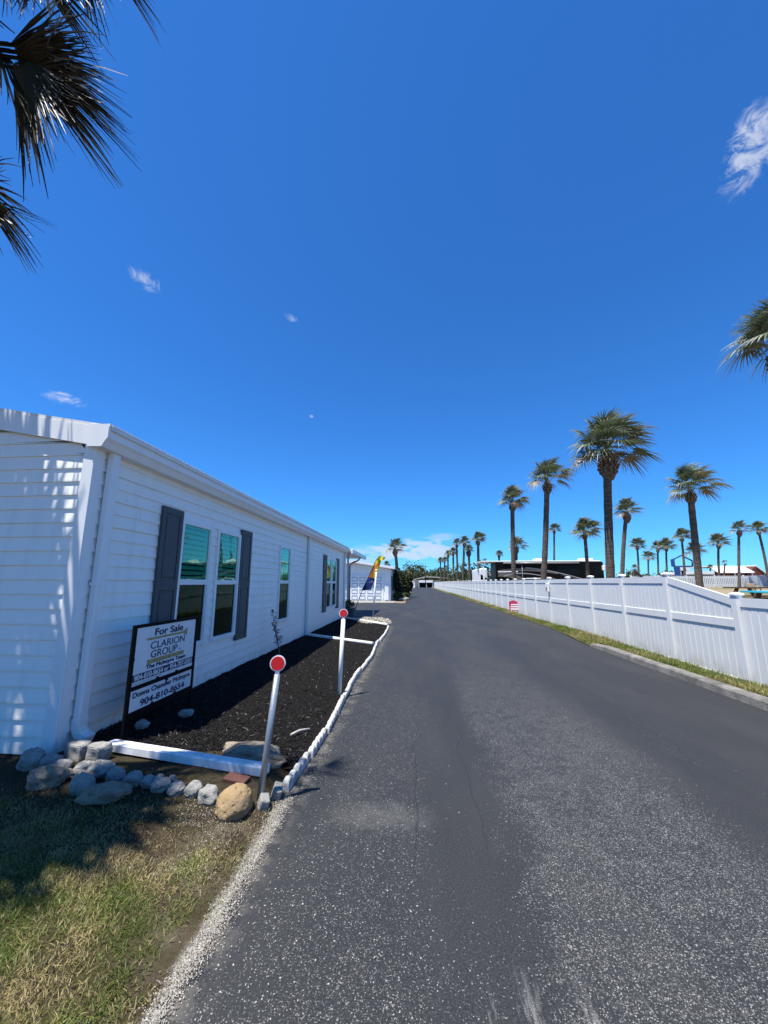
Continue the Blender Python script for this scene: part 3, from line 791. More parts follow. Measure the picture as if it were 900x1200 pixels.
for y0, y1 in ((4.775, 5.237), (7.143, 7.62), (13.90, 14.397), (16.243, 16.74)):
    s = MB(); x0, z0, z1 = HX + .02, .60, 2.67; zm = 1.62; a = .07
    s.box(x0, x0 + .022, y0 + .02, y1 - .02, z0 + .02, z1 - .02)
    s.box(x0, x0 + .034, y0, y0 + a, z0, z1, .004); s.box(x0, x0 + .034, y1 - a, y1, z0, z1, .004)
    for c0, c1 in ((z0, z0 + .09), (zm - .07, zm + .07), (z1 - .09, z1)): s.box(x0, x0 + .0335, y0 + a - .001, y1 - a + .001, c0, c1, .004)
    for c0, c1 in ((z0 + .12, zm - .10), (zm + .10, z1 - .12)): s.box(x0, x0 + .031, y0 + a + .03, y1 - a - .03, c0, c1, .007)
    hb(s, 'shutter', M['shutter'])
# carport roof at the far end, with its post, beam and curved downspout
cr = MB(); cr.prism([(-8.0, 3.14), (-3.12, 3.10), (-3.12, 3.24), (-8.0, 3.34)], HY1 + .11, 23.4, 'y'); hb(cr, 'carport_roof', M['trim'])
cg = MB(); cg.box(-3.118, -3.02, HY1 + .12, 23.3, 3.03, 3.245, .01); hb(cg, 'carport_gutter', M['trim'])
hb(MB().box(-3.76, -3.66, 20.9, 21.0, 0, 3.12, .006), 'carport_post', M['trim']); hb(MB().box(-7.6, -7.5, 22.9, 23.0, 0, 3.14, .006), 'carport_post', M['trim'])
hb(MB().tube([(-3.07, 20.95, 3.05), (-3.09, 20.95, 2.93), (-3.2, 20.95, 2.83), (-3.45, 20.95, 2.74), (-3.58, 20.95, 2.66), (-3.61, 20.95, 2.5), (-3.61, 20.95, .1)], .045, 8), 'carport_downspout', M['pipe_grey'])

# ------------------------------------------------------------------ gutter extension, bed pipes
def along(a, b):
    a = Vector(a); b = Vector(b); d = (b - a); q = d.to_track_quat('X', 'Z'); return Matrix.Translation(a) @ q.to_matrix().to_4x4(), d.length
mt, L = along((-2.96, 3.80, .135), (-1.27, 3.45, .125))
e = MB(); e.box(0, L, -.052, .052, -.05, .022, .006, mtx=mt)
for v in (-.03, 0, .03): e.box(.01, L - .01, v - .006, v + .006, .020, .026, .002, mtx=mt)
tag(e.build('gutter_extension', M['trim']), 'white gutter extension pipe lying from the downspout to the road edge', 'pipe')
tag(MB().tube([(-3.3, 11.83, .14), (-3.22, 11.78, .11), (-3.05, 11.68, .105), (-2.7, 11.46, .1), (-1.16, 10.5, .075)], .05, 12).build('drain_pipe', M['pipe_white']), 'white drain pipe across the mulch from the middle downspout', 'pipe', 'white drain pipes across the mulch')
tag(MB().tube([(-3.2, 17.5, .12), (-2.6, 16.8, .11), (-1.1, 15.0, .09)], .05, 12).build('drain_pipe', M['pipe_white']), 'white drain pipe along the white gravel patch, farther from the camera', 'pipe', 'white drain pipes across the mulch')
# gravel patch at the bed end
V, F = [], []
n = 14
gpz = lambda u: .04 + .11 * math.sqrt(max(0, 1 - u * u))
gm = MB(); cx, cy = -1.9, 16.75
rings = []
for i in range(8):
    u = i / 7; rings.append([gm.bm.verts.new((cx + .85 * u * math.cos(a) + .05 * fnoise(a, u, 3), cy + 1.15 * u * math.sin(a) + .35 * u * math.cos(a) * -1, gpz(u) - .02)) for a in np.linspace(0, 2 * math.pi, 24, endpoint=False)])
for A, B in zip(rings, rings[1:]):
    for k in range(24): gm.bm.faces.new((A[k], A[(k + 1) % 24], B[(k + 1) % 24], B[k]))
bmesh.ops.remove_doubles(gm.bm, verts=gm.bm.verts[:], dist=.001)
tag(gm.build('white_gravel', M['grit'], smooth=True), 'mound of white gravel at the far end of the mulch bed', 'gravel', None, 'stuff')
def gp_pts(n):
    a = rng.uniform(0, 2 * np.pi, n); u = np.sqrt(rng.random(n)) * .98
    return np.stack([cx + .85 * u * np.cos(a), cy + 1.15 * u * np.sin(a) - .35 * u * np.cos(a)], 1)
def gpzf(x, y):
    u_ = (x - cx) / .85; v_ = (y - cy + .35 * u_) / 1.15; return gpz(min(1, math.hypot(u_, v_))) - .015
V, F = chips(2500, gp_pts, gpzf, (.03, .07), (.025, .05), .5)
tag(np_mesh('white_gravel', V, F, M['grit']), 'loose white stones of the gravel mound beside the drain pipe', 'gravel', None, 'stuff')

# ------------------------------------------------------------------ for-sale sign
import mathutils
sg = empty('for_sale_sign', (-2.95, 3.94, 0), 'white and navy for sale sign in a black frame against the house', 'sign')
SW, ZTOP = 1.18, 1.176
def sp(y, z, x=0): return (x, y, z)
m = MB(); tb = .045
m.box(-.015, .015, -.005, tb - .005, 0, ZTOP + .035, .003); m.box(-.015, .015, SW - tb + .005, SW + .005, 0, ZTOP + .035, .003)
m.box(-.0145, .0145, tb - .006, SW - tb + .006, ZTOP, ZTOP + .034, .003); m.box(-.0145, .0145, tb - .006, SW - tb + .006, .545, .588, .003); m.box(-.0145, .0145, tb - .006, SW - tb + .006, .27, .338, .003)
m.build('frame', M['black_frame'], sg)
for yv, zv in ((.02, .86), (SW - .02, .9), (.45, .585), (.62, .545), (.8, .585), (.4, .335), (.8, .34)): MB().disc((.004, yv, zv), (1, 0, 0), .022, .026, 10).build('mounting_clip', M['black_frame'], sg)
mp = MB().box(-.004, .006, tb - .002, SW - tb + .002, .59, ZTOP - .002).build('main_panel', M['sign_white'], sg)
rp_ = MB().box(-.004, .006, tb - .002, SW - tb + .002, .34, .543).build('rider_panel', M['sign_white'], sg)
FR = Matrix(((0, 0, 1, 0), (1, 0, 0, 0), (0, 1, 0, 0), (0, 0, 0, 1)))
def text(body, yc, zc, width, height, mat, parent, x=.0075, name='lettering', bold=0.0, mtx=FR, heavy=0.0):
    cu = bpy.data.curves.new('t', 'FONT'); cu.body = body; cu.align_x = 'CENTER'; cu.align_y = 'CENTER'; cu.size = 1; cu.offset = bold; cu.extrude = .0
    o = bpy.data.objects.new('t', cu); COL.objects.link(o)
    dg = bpy.context.evaluated_depsgraph_get(); me = bpy.data.meshes.new_from_object(o.evaluated_get(dg))
    bpy.data.objects.remove(o); bpy.data.curves.remove(cu)
    co = np.empty(len(me.vertices) * 3); me.vertices.foreach_get('co', co); co = co.reshape(-1, 3)
    lo, hi = co.min(0), co.max(0)
    c = (lo + hi) / 2; sx = width / (hi[0] - lo[0]); sy = height / (hi[1] - lo[1])
    co = (co - c) * np.array([sx, sy, 0])
    me.vertices.foreach_set('co', co.ravel())
    if heavy:                                   # heavier weight: the same glyphs set again a hair to each side
        b2 = bmesh.new()
        for k_, (dx_, dy_) in enumerate(((-heavy, 0), (heavy, 0), (0, -heavy * .6), (0, heavy * .6), (0, 0))):
            m2 = me.copy(); m2.transform(Matrix.Translation((dx_, dy_, .0004 * k_))); b2.from_mesh(m2); bpy.data.meshes.remove(m2)
        b2.to_mesh(me); b2.free()
    me.transform(Matrix.Translation((x, yc, zc)) @ mtx)
    me.materials.clear()
    return link(name, me, mat, parent)
W2 = SW / 2; PW = SW - 2 * tb
zt = ZTOP - .002; PH = zt - .59
text('For Sale', W2 + .01, zt - .07, .52, .075, M['navy'], mp, heavy=0.006)
# gold horn with bell, gold bar
h = MB(); zh = zt - .135
h.prism([(W2 - .38, zh - .012), (W2 + .28, zh - .012), (W2 + .34, zh - .035), (W2 + .37, zh - .045), (W2 + .37, zh + .045), (W2 + .34, zh + .035), (W2 + .28, zh + .012), (W2 - .38, zh + .012)], .0065, .0085, 'x')
h.prism([(W2 - .34, zt - .40), (W2 + .33, zt - .40), (W2 + .33, zt - .355), (W2 - .34, zt - .355)], .0065, .0085, 'x')
h.build('horn_emblem', M['gold'], mp)
text('CLARION', W2 + .01, zt - .21, .63, .078, M['steel_ink'], mp, heavy=0.003)
text('GROUP', W2 - .05, zt - .305, .48, .078, M['steel_ink'], mp, heavy=0.003)
text('INC', W2 + .24, zt - .325, .06, .018, M['steel_ink'], mp)
text('The McIntyre Team', W2 + .01, zt - .435, .72, .055, M['navy'], mp, heavy=0.0045)
MB().prism([(tb, zt - .545), (SW - tb, zt - .545), (SW - tb, zt - .472), (tb, zt - .472)], .0065, .008, 'x').build('number_band', M['navy'], mp)
text('904-810-8654 or 954-707-0201', W2, zt - .5085, PW * .95, .056, M['sign_white'], mp, x=.0095, heavy=0.0035)
text('Donna McIntyre, Realtor', .30, zt - .567, .5, .022, M['steel_ink'], mp)
text('Donna Chandler McIntyre', W2, .487, PW * .93, .068, M['navy'], rp_, heavy=0.004)
text('904-810-8654', W2 + .01, .395, PW * .72, .066, M['navy'], rp_, heavy=0.005)

# dead plant stalk
pl = empty('dead_plant', (-3.0, 8.6, .08), 'dried pinkish brown plant stalk standing in the mulch by the wall', 'plant')
path = [Vector((.0 - .22 * (t / 8) ** 1.0, .02 * math.sin(t), t / 8 * .95)) for t in range(9)]
MB().tube(path, [.012 - .001 * i for i in range(9)], 6).build('stem', M['stalk'], pl)
V, F = [], []
for i in range(90):
    t = random.uniform(.2, 1); p = path[0].lerp(path[-1], t); a = random.uniform(0, 6.28); L = random.uniform(.08, .2) * (1.15 - t * .6)
    d = Vector((math.cos(a), math.sin(a), random.uniform(-.2, 1.3))).normalized(); s_ = d.cross(Vector((0, 0, 1))).normalized() * random.uniform(.01, .022)
    n = len(V); q = p + d * L * .6; e_ = p + d * L + Vector((0, 0, -.02))
    V += [p, q + s_, e_, q - s_]; F.append((n, n + 1, n + 2, n + 3))
np_mesh('leaves', [tuple(v) for v in V], F, M['stalk'], pl)

# reflector posts
def reflector(loc, lean, h, mat, label, rad, rd):
    t = empty('reflector_post', loc, label, 'reflector post', 'roadside reflector posts')
    top = Vector((lean[0], lean[1], h))
    MB().tube([(0, 0, -.05), tuple(top)], rad, 14).build('pole', mat, t)
    c = top + Vector((0, 0, rd + .02)); nrm = Vector((.18, -1, .05))
    b = MB(); b.disc(c, nrm, rd, .012, 28); b.prism([(-.018, 0), (.018, 0), (.011, -.07), (-.011, -.07)], -.006, .006, 'y', mtx=Matrix.Translation(c + Vector((0, 0, -rd + .012))))
    d = b.build('reflector_disc', M['white'], t)
    MB().disc(c + nrm.normalized() * .007, nrm, rd * .86, .008, 28).build('red_lens', M['red_reflect'], d)
reflector((-1.21, 3.15, .0), (.088, .03), .93, M['pipe_grey'], 'galvanised grey post with a round red reflector beside the tan boulder', .024, .062)
reflector((-1.15, 5.92, .03), (.04, .02), 1.08, M['pipe_white'], 'white pipe post with a round red reflector halfway along the edging', .03, .066)
t = empty('marker_pole', (-2.11, 19, 0), 'tall plain white marker pole beyond the gravel mound', 'pole')
MB().tube([(0, 0, 0), (.15, 0, 2.27)], .035, 12).build('pole', M['pipe_white'], t)
MB().tube([(.15, 0, 2.20), (.15, 0, 2.30)], .045, 12).build('pole_cap', M['white'], t)

# ------------------------------------------------------------------ planter with feather flag
M['flag_y'] = mat_blade('flag_yellow_cloth', (.82, .62, .03), .3)
M['flag_o'] = mat_blade('flag_orange_cloth', (.75, .2, .03), .3)
M['flag_b'] = mat_blade('flag_navy_cloth', (.015, .03, .13), .2)
M['grey_paint'] = simple('dark_grey_step', (.07, .08, .09), .7, .3, .2)
pt = empty('planter', (-3.28, 18.75, 0), 'dark grey planter box at the far corner of the white house', 'planter')
MB().box(-.25, .3, -.3, .3, 0, .42, .02).box(-.3, .35, -.35, .35, .40, .46, .012).build('box', M['grey_paint'], pt)
def leafcloud(n, rad, size, dirs=None, c=(0, 0, 0), shell=.35, flatten=0):
    d = rng.normal(size=(n, 3)); d /= np.linalg.norm(d, axis=1)[:, None]
    rr = (shell + (1 - shell) * rng.random(n)) ** .6
    P = d * rr[:, None] * np.array(rad) + np.array(c)
    a = rng.normal(size=(n, 3)); a /= np.linalg.norm(a, axis=1)[:, None]
    b = np.cross(a, rng.normal(size=(n, 3))); b /= np.linalg.norm(b, axis=1)[:, None]
    s = size * rng.uniform(.6, 1.3, n)[:, None]
    V = np.stack([P - a * s, P + b * s * .45, P + a * s, P - b * s * .45], 1).reshape(-1, 3)
    return V, np.arange(4 * n).reshape(-1, 4)
V, F = leafcloud(160, (.28, .26, .22), .07, c=(0, 0, .64))
np_mesh('foliage', V, F, [M['leaf_dark'], M['palm_dry_dark']], pt, rng.integers(0, 2, len(F)))
fl = empty('feather_flag', (-3.107, 20, .4), 'leaning feather flag, yellow and orange above navy, by the carport', 'flag')
pa, pb = Vector((0, 0, -.4)), Vector((1.18, 0, 2.62))
MB().tube([Vector((-.17, 0, -.4)), Vector((.3, 0, .8)), Vector((.75, 0, 1.8)), Vector((1.02, 0, 2.4)), Vector((1.2, .0, 2.62)), Vector((1.42, 0, 2.66))], [.018, .016, .013, .01, .008, .006], 8).build('pole', M['grey_paint'], fl)
pts = [Vector((.28, 0, .86)), Vector((.5, 0, 1.3)), Vector((.75, 0, 1.8)), Vector((.93, 0, 2.2)), Vector((1.06, 0, 2.45)), Vector((1.25, 0, 2.64))]
wid = [.5, .46, .34, .31, .27, .28]
V, F, mi = [], [], []
NU, NVv = 6, 30
for j in range(NVv + 1):
    t = j / NVv * (len(pts) - 1); i = min(int(t), len(pts) - 2); p = pts[i].lerp(pts[i + 1], t - i); ww = wid[i] + (wid[i + 1] - wid[i]) * (t - i)
    for k in range(NU + 1):
        u = k / NU
        V.append((p.x + u * ww, .07 * math.sin(u * 5 + j * .5) * u, p.z + u * .08 * math.sin(j * .4) + (.04 * u if j < 6 else -.05 * u)))
for j in range(NVv):
    for k in range(NU):
        F.append((j * (NU + 1) + k, j * (NU + 1) + k + 1, (j + 1) * (NU + 1) + k + 1, (j + 1) * (NU + 1) + k))
        w_ = j + 2.5 * math.sin(k * 1.1)
        mi.append(2 if j < 9 else (0 if w_ > 19 or (k > 2 and w_ < 14) else 1))
np_mesh('cloth', V, F, [M['flag_y'], M['flag_o'], M['flag_b']], fl, mi, True)

# ------------------------------------------------------------------ garage house and its bushes
ga = empty('garage', (-2.4, 36, 0), 'white garage with a wide panelled door facing the camera', 'garage')
GX0, GX1, GY0, GY1 = -9.2, -2.4, 36, 50
def gb(mb, name, mat, parent=None, **kw):
    o = mb.build(name, mat, parent or ga, **kw); o.data.transform(Matrix.Translation(-Vector(ga.location))); return o
gb(MB().box(GX0, GX1, GY0, GY1, 0, 2.95), 'wall', M['siding'])
m = MB(); xr = (GX0 + GX1) / 2
m.prism([(GX0 - .45, 2.93), (xr, 3.55), (GX1 + .42, 2.93), (GX1 + .42, 3.08), (xr, 3.72), (GX0 - .45, 3.08)], GY0 - .5, GY1 + .4, 'y')
rf = gb(m, 'roof', M['roof_grey'])
gb(MB().prism([(GX0 - .47, 2.88), (xr, 3.5), (GX1 + .44, 2.88), (GX1 + .44, 3.10), (xr, 3.74), (GX0 - .47, 3.10)], GY0 - .55, GY0 - .503, 'y'), 'fascia', M['trim'], rf)
gb(MB().prism([(GX0, 2.94), (xr, 3.54), (GX1, 2.94)], GY0 + .001, GY0 + .1, 'y'), 'gable', M['siding'])
dx0, dx1 = -8.3, -3.15
d = MB(); d.box(dx0, dx1, GY0 - .03, GY0 + .02, .03, 2.26)
door = gb(d, 'garage_door', M['trim'])
pn = MB(); nc, nr = 7, 4; cw = (dx1 - dx0) / nc; ch = 2.22 / nr
for i in range(nc):
    for j in range(nr):
        x0, z0 = dx0 + i * cw, .04 + j * ch
        for a, b, c, e_ in ((.1, cw - .1, .09, .13), (.1, cw - .1, ch - .13, ch - .09), (.1, .14, .13, ch - .13), (cw - .14, cw - .1, .13, ch - .13)):
            pn.box(x0 + a, x0 + b, GY0 - .05, GY0 - .029, z0 + c, z0 + e_)
M['panel_shadow'] = simple('blue_grey_panel_shadow', (.2, .26, .34), .5, .3)  # blue-grey paints the shadow lines onto the raised door mouldings
gb(pn, 'panel_shadow_moulding', M['panel_shadow'], door)
gb(MB().box(dx0 - .12, dx0 - .001, GY0 - .06, GY0 + .01, 0, 2.38).box(dx1 + .001, dx1 + .12, GY0 - .06, GY0 + .01, 0, 2.38).box(dx0, dx1, GY0 - .06, GY0 + .01, 2.262, 2.38), 'door_frame', M['trim'])
gb(MB().box(GX1 - .5, GX1 - .15, GY0 - .14, GY0 - .001, .1, 1.5, .01), 'meter_box', M['white'])
for y_ in (37.5, 40.5, 44): gb(MB().box(GX1 + .001, GX1 + .05, y_, y_ + .9, .9, 2.3), 'side_window', M['dark'])

def bush(loc, rad, n, size, label, mats, trunk=True, name='bush'):
    t = empty(name, loc, label, 'bush', 'bushes beside the garage')
    lob = []
    V, F = leafcloud(n, rad, size, c=(0, 0, rad[2] * .95), shell=.3)
    Vs, Fs = [V], [F]; off = len(V)
    for _ in range(9):
        a = rng.uniform(0, 6.28); e_ = rng.uniform(-.2, 1.0)
        c = np.array([math.cos(a) * rad[0] * .75, math.sin(a) * rad[1] * .75, rad[2] * (.95 + e_ * .7)])
        V, F = leafcloud(n // 6, np.array(rad) * .42, size, c=c, shell=.2); Vs.append(V); Fs.append(F + off); off += len(V)
    V = np.concatenate(Vs); F = np.concatenate(Fs)
    np_mesh('foliage', V, F, mats, t, rng.integers(0, len(mats), len(F)))
    MB().tube([(0, 0, 0), (.05, 0, rad[2] * .9)], [.06, .03], 6).build('stem', M['boot'], t)
bush((-1.75, 40.2, 0), (.55, .8, 1.5), 1200, .14, 'tall dark green bush against the garage corner', [M['leaf_dark'], M['leaf_dark'], M['leaf_mid']])
bush((-1.2, 43, 0), (.75, .9, 1.35), 1400, .14, 'broad bush with reddish leaves nearest the road by the garage', [M['leaf_dark'], M['leaf_mid'], M['palm_dry_dark']])
bush((-1.75, 38.0, 0), (.5, .5, .4), 400, .1, 'low green shrub in front of the tall garage bush', [M['leaf_mid'], M['leaf_olive']])
bush((-1.15, 39.4, 0), (.4, .4, .35), 300, .1, 'low yellow green shrub at the road edge by the garage', [M['leaf_olive'], M['leaf_mid']])
rock('bed_rock', (-1.35, 37.2, .1), (.35, .2, .16), M['rock'], 81, 'white rock at the near tip of the garage plant bed')
rock('bed_rock', (-1.0, 38.4, .1), (.28, .25, .16), M['rock'], 83, 'white rock on the road side of the garage plant bed')

# ------------------------------------------------------------------ white fence
fe = empty('privacy_fence', (5.35, 7.05, .05), 'long white vinyl privacy fence along the right side of the road', 'fence')
NP = 66; SPC = 1.83; N0 = -2
FH = 1.74; LH = 1.36
def hgt(i): return LH if i <= 0 else FH
def post_mesh(h):
    m = MB(); m.box(-.0635, .0635, -.0635, .0635, -.1, h + .03, .006)
    me = bpy.data.meshes.new('post'); m.bm.to_mesh(me); m.bm.free(); me.materials.append(M['fence']); return me
def cap_mesh():
    m = MB(); m.box(-.078, .078, -.078, .078, 0, .035, .006)
    vs = [m.bm.verts.new(p) for p in ((-.07, -.07, .035), (.07, -.07, .035), (.07, .07, .035), (-.07, .07, .035))]; tp = m.bm.verts.new((0, 0, .058))
    for k in range(4): m.bm.faces.new((vs[k], vs[(k + 1) % 4], tp))
    me = bpy.data.meshes.new('post_cap'); m.bm.to_mesh(me); m.bm.free(); me.materials.append(M['white']); return me
pm = {LH: post_mesh(LH), FH: post_mesh(FH)}; cm_ = cap_mesh()
def panel_meshes(h0, h1):
    a, b = .0635, SPC - .0635
    f = lambda y: h0 + (h1 - h0) * (y - a) / (b - a)
    pl_ = MB(); n = 11; w_ = (b - a) / n; ch = .009
    for i in range(n):
        y0, y1 = a + i * w_, a + (i + 1) * w_
        cs = [(y0, .004), (y0 + ch, -.011), (y1 - ch, -.011), (y1, .004)]
        lo = [pl_.bm.verts.new((xx, yy_, .03)) for yy_, xx in cs]; hi = [pl_.bm.verts.new((xx, yy_, f(yy_) - .08)) for yy_, xx in cs]
        for k in range(3): pl_.bm.faces.new((lo[k], lo[k + 1], hi[k + 1], hi[k]))
    pl_.poly([(.012, a, .03), (.012, b, .03), (.012, b, f(b) - .08), (.012, a, f(a) - .08)])
    def done(m, nm):
        bmesh.ops.recalc_face_normals(m.bm, faces=m.bm.faces[:]); me = bpy.data.meshes.new(nm); m.bm.to_mesh(me); m.bm.free(); me.materials.append(M['fence']); return me
    tr = MB(); tr.prism([(a - .01, f(a) - .15), (b + .01, f(b) - .15), (b + .01, f(b) - .01), (a - .01, f(a) - .01)], -.024, .024, 'x')
    mr = MB(); mz = .93 if min(h0, h1) > 1.6 or max(h0, h1) > 1.6 else None
    br = MB(); br.box(-.02, .02, a - .01, b + .01, -.02, .04, .003)
    out = [done(pl_, 'panel'), done(tr, 'top_rail')]
    if mz: mr.box(-.026, .026, a - .01, b + .01, mz - .07, mz + .07, .004); out.append(done(mr, 'middle_rail'))
    else: mr.bm.free(); out.append(None)
    out.append(done(br, 'bottom_rail')); return out
pmesh = {}
for i in range(N0, NP):
    dx = .03 * math.sin(i * .7) + max(0, i - 8) * .006
    rx = random.uniform(-.006, .006)
    o = bpy.data.objects.new('post', pm[hgt(i)]); COL.objects.link(o); o.parent = fe; o.location = (dx, i * SPC, 0); o.rotation_euler = (random.uniform(-.008, .008), random.uniform(-.008, .008), 0)
    c = bpy.data.objects.new('post_cap', cm_); COL.objects.link(c); c.parent = o; c.location = (0, 0, hgt(i) + .03)
    if i < NP - 1:
        key = (hgt(i), hgt(i + 1))
        if key not in pmesh: pmesh[key] = panel_meshes(*key)
        dx2 = .03 * math.sin((i + 1) * .7) + max(0, i + 1 - 8) * .006
        p = bpy.data.objects.new('panel', pmesh[key][0]); COL.objects.link(p); p.parent = fe; p.location = (dx, i * SPC, 0); p.rotation_euler = (0, 0, -math.atan2(dx2 - dx, SPC))
        for nm, me in zip(('top_rail', 'middle_rail', 'bottom_rail'), pmesh[key][1:]):
            if me is None: continue
            q = bpy.data.objects.new(nm, me); COL.objects.link(q); q.parent = p
# notice box on a fence post
t = empty('notice_box', (5.24, 16.2, 1.3), 'small white box with a tan front fixed to a fence post', 'box')
MB().box(-.04, .04, -.11, .11, 0, .34, .01).build('box_body', M['white'], t); MB().box(-.046, -.0405, -.08, .08, .05, .18).build('tan_front', simple('tan_label', (.3, .22, .15), .6), t)
# red yard sign
M['red'] = simple('red_sign', (.5, .03, .09), .5, .4, .1, 20)
t = empty('yard_sign', (5.14, 21.4, .03), 'small red and white yard sign in the grass before the fence', 'sign')
t.scale = (.78, .78, .86); rzs = Matrix.Rotation(R(-12), 4, 'Z')
MB().prism([(-.33, .2), (.33, .2), (.33, .64), (.12, .78), (-.05, .82), (-.33, .74)], -.012, .012, 'y', mtx=rzs).build('board', M['red'], t)
b = MB()
for z0, z1, x0, x1 in ((.53, .6, -.2, .25), (.4, .48, -.24, .27), (.25, .35, -.24, .29)): b.box(x0, x1, -.017, -.0125, z0, z1, mtx=rzs)
b.build('white_lettering', M['white'], t)
MB().tube([(.2, 0, -.1), (.2, 0, .22)], .012, 6).tube([(-.2, 0, -.1), (-.2, 0, .22)], .012, 6).build('stake', M['pipe_grey'], t)

# ------------------------------------------------------------------ palms
def fan(V, F, MI, hub, A, N, Rr, nseg, span, droop, wind=(0, 0, 0), mat=0, rnd=random, fold=.35, wk=1.0, clump=0, tip=None):
    A = A.normalized(); N = (N - A * N.dot(A)).normalized(); B = N.cross(A)
    dth = 2 * span / (nseg - 1); wind = Vector(wind)
    rows = ((.03, .03), (.36, .36), (.6, .27), (.82, .14), (1.0, .05 if clump else .02))
    for i in range(nseg):
        a = -span + i * dth + rnd.uniform(-.02, .02)
        if clump: a += ((i // clump + .5) * clump * dth - span - a) * .45
        L = Rr * (.66 + .34 * math.cos(a * .7)) * (rnd.uniform(.62, 1.06) if clump else rnd.uniform(.9, 1.05))
        kk = rnd.uniform(-.35, .35) if clump else 0; pale_ = tip is not None and rnd.random() < .36  # random segments end in the paler tip material
        d = A * math.cos(a) + B * math.sin(a); t_ = B * math.cos(a) - A * math.sin(a)
        dr = droop * rnd.uniform(.75, 1.35); n0 = len(V); kink = rnd.uniform(.0, .12)
        for s, wf in rows:
            p = hub + d * (s * L) + N * (fold * abs(math.sin(a)) * s * L * .5) + Vector((0, 0, -1)) * (dr * L * s ** 2.3) + wind * (L * s ** 2)
            p -= N * (math.cos(a) * .18 * L * s * s)
            if s > .7: p += t_ * (kk * L * (s - .7) * .6) + N * (kk * L * (s - .7) * .8)
            w_ = wf * L * math.tan(dth / 2) * wk
            q = N * (w_ * .55)
            V.append(p - t_ * w_ + q); V.append(p + t_ * w_ - q)
        for k in range(4):
            b = n0 + 2 * k; F.append((b, b + 1, b + 3, b + 2)); MI.append(tip if (pale_ and k >= 2) else mat)
def crown_mesh(seed, n=36, nseg=30, mats=None, dead=2, wind=(.13, .04, 0)):
    rd = random.Random(seed); V, F, MI = [], [], []
    ga_ = 2.39996
    for i in range(n):
        t = i / (n - 1); el = R(84) - R(80) * t ** 1.1 + rd.uniform(-.14, .14)
        az = i * ga_ + rd.uniform(-.35, .35)
        d = Vector((math.cos(az) * math.cos(el), math.sin(az) * math.cos(el), math.sin(el)))
        pl_ = rd.uniform(.5, .72) * (.74 + .26 * math.sin(max(0, el))); side = d.cross(Vector((0, 0, 1)))
        side = side.normalized() if side.length > .05 else Vector((1, 0, 0))
        up = side.cross(d).normalized()
        hub = d * pl_ + Vector((0, 0, -.10 * pl_ * math.cos(el))) + Vector(wind) * .2
        ax = (d + Vector((0, 0, -.28 * math.cos(el) - .05)) + Vector(wind) * .5).normalized()
        mt_ = rd.choice((0, 0, 0, 1)); Rr = rd.uniform(.46, .6); dr = rd.uniform(.2, .5)
        if i >= n - dead: mt_ = 2; dr = .6; Rr *= .8
        fan(V, F, MI, hub, ax, up, Rr, nseg, R(rd.uniform(105, 140)), dr, wind, mt_, rd, .35, 1.25, 0, 4)
        # petiole
        c = [Vector((0, 0, -.06)), d * pl_ * .55 + Vector((0, 0, .0)), hub]
        for p0, p1 in zip(c, c[1:]):
            n0 = len(V); s_ = side * .014; u_ = up * .01
            V += [p0 - s_, p0 + s_, p1 + s_, p1 - s_]; F.append((n0, n0 + 1, n0 + 2, n0 + 3)); MI.append(3)
    me = bpy.data.meshes.new('crown'); me.from_pydata([tuple(v) for v in V], [], F)
    for m_ in (mats or [M['palm_leaf'], M['palm_leaf2'], M['palm_dead'], M['petiole'], M['palm_pale']]): me.materials.append(m_)
    me.polygons.foreach_set('material_index', MI)
    return me
crowns = [crown_mesh(11, 34), crown_mesh(23, 26), crown_mesh(37, 36), crown_mesh(41, 24, dead=3), crown_mesh(67, 30), crown_mesh(71, 22, dead=4)]
sparse = crown_mesh(53, 9, 22, dead=5)
def boots_mesh(seed):
    rd = random.Random(seed); m = MB()
    rows = 11
    prof_ = [(0, .17), (.1, .24), (.25, .34), (.45, .39), (.65, .36), (.82, .26), (1, .16)]
    rad = lambda t: next(a[1] + (b[1] - a[1]) * (t - a[0]) / (b[0] - a[0]) for a, b in zip(prof_, prof_[1:]) if a[0] <= t <= b[0])
    m.tube([(0, 0, -.95 + 1.0 * i / 10) for i in range(11)], [rad(i / 10) * .86 for i in range(11)], 14)
    for j in range(rows):
        t = (j + .5) / rows; n = max(7, int(rad(t) * 34))
        for k in range(n):
            a = 2 * math.pi * (k + .5 * (j % 2)) / n + rd.uniform(-.08, .08)
            r0, r1 = rad(t) * .8, rad(t) * rd.uniform(1.0, 1.22); z0 = -.95 + t; z1 = z0 + rd.uniform(.05, .1); w_ = .045
            er = Vector((math.cos(a), math.sin(a), 0)); et = Vector((-er.y, er.x, 0))
            p = [er * r0 - et * w_ + Vector((0, 0, z0 - .02)), er * r0 + et * w_ + Vector((0, 0, z0 - .02)), er * r1 + et * w_ * .6 + Vector((0, 0, z1)), er * r1 - et * w_ * .6 + Vector((0, 0, z1))]
            q = [er * r0 - et * w_ + Vector((0, 0, z0 + .05)), er * r0 + et * w_ + Vector((0, 0, z0 + .05)), er * r1 * .96 + et * w_ * .6 + Vector((0, 0, z1 + .035)), er * r1 * .96 - et * w_ * .6 + Vector((0, 0, z1 + .035))]
            A = [m.bm.verts.new(v) for v in p]; B = [m.bm.verts.new(v) for v in q]
            m.bm.faces.new(A[::-1]); m.bm.faces.new(B)
            f = m.bm.faces.new((A[2], A[3], B[3], B[2])); f.material_index = 1
            m.bm.faces.new((A[1], A[2], B[2], B[1])); m.bm.faces.new((A[3], A[0], B[0], B[3]))
    bmesh.ops.recalc_face_normals(m.bm, faces=m.bm.faces[:])
    me = bpy.data.meshes.new('boot_ball'); m.bm.to_mesh(me); m.bm.free(); me.materials.append(M['boot']); me.materials.append(M['boot_cut']); return me
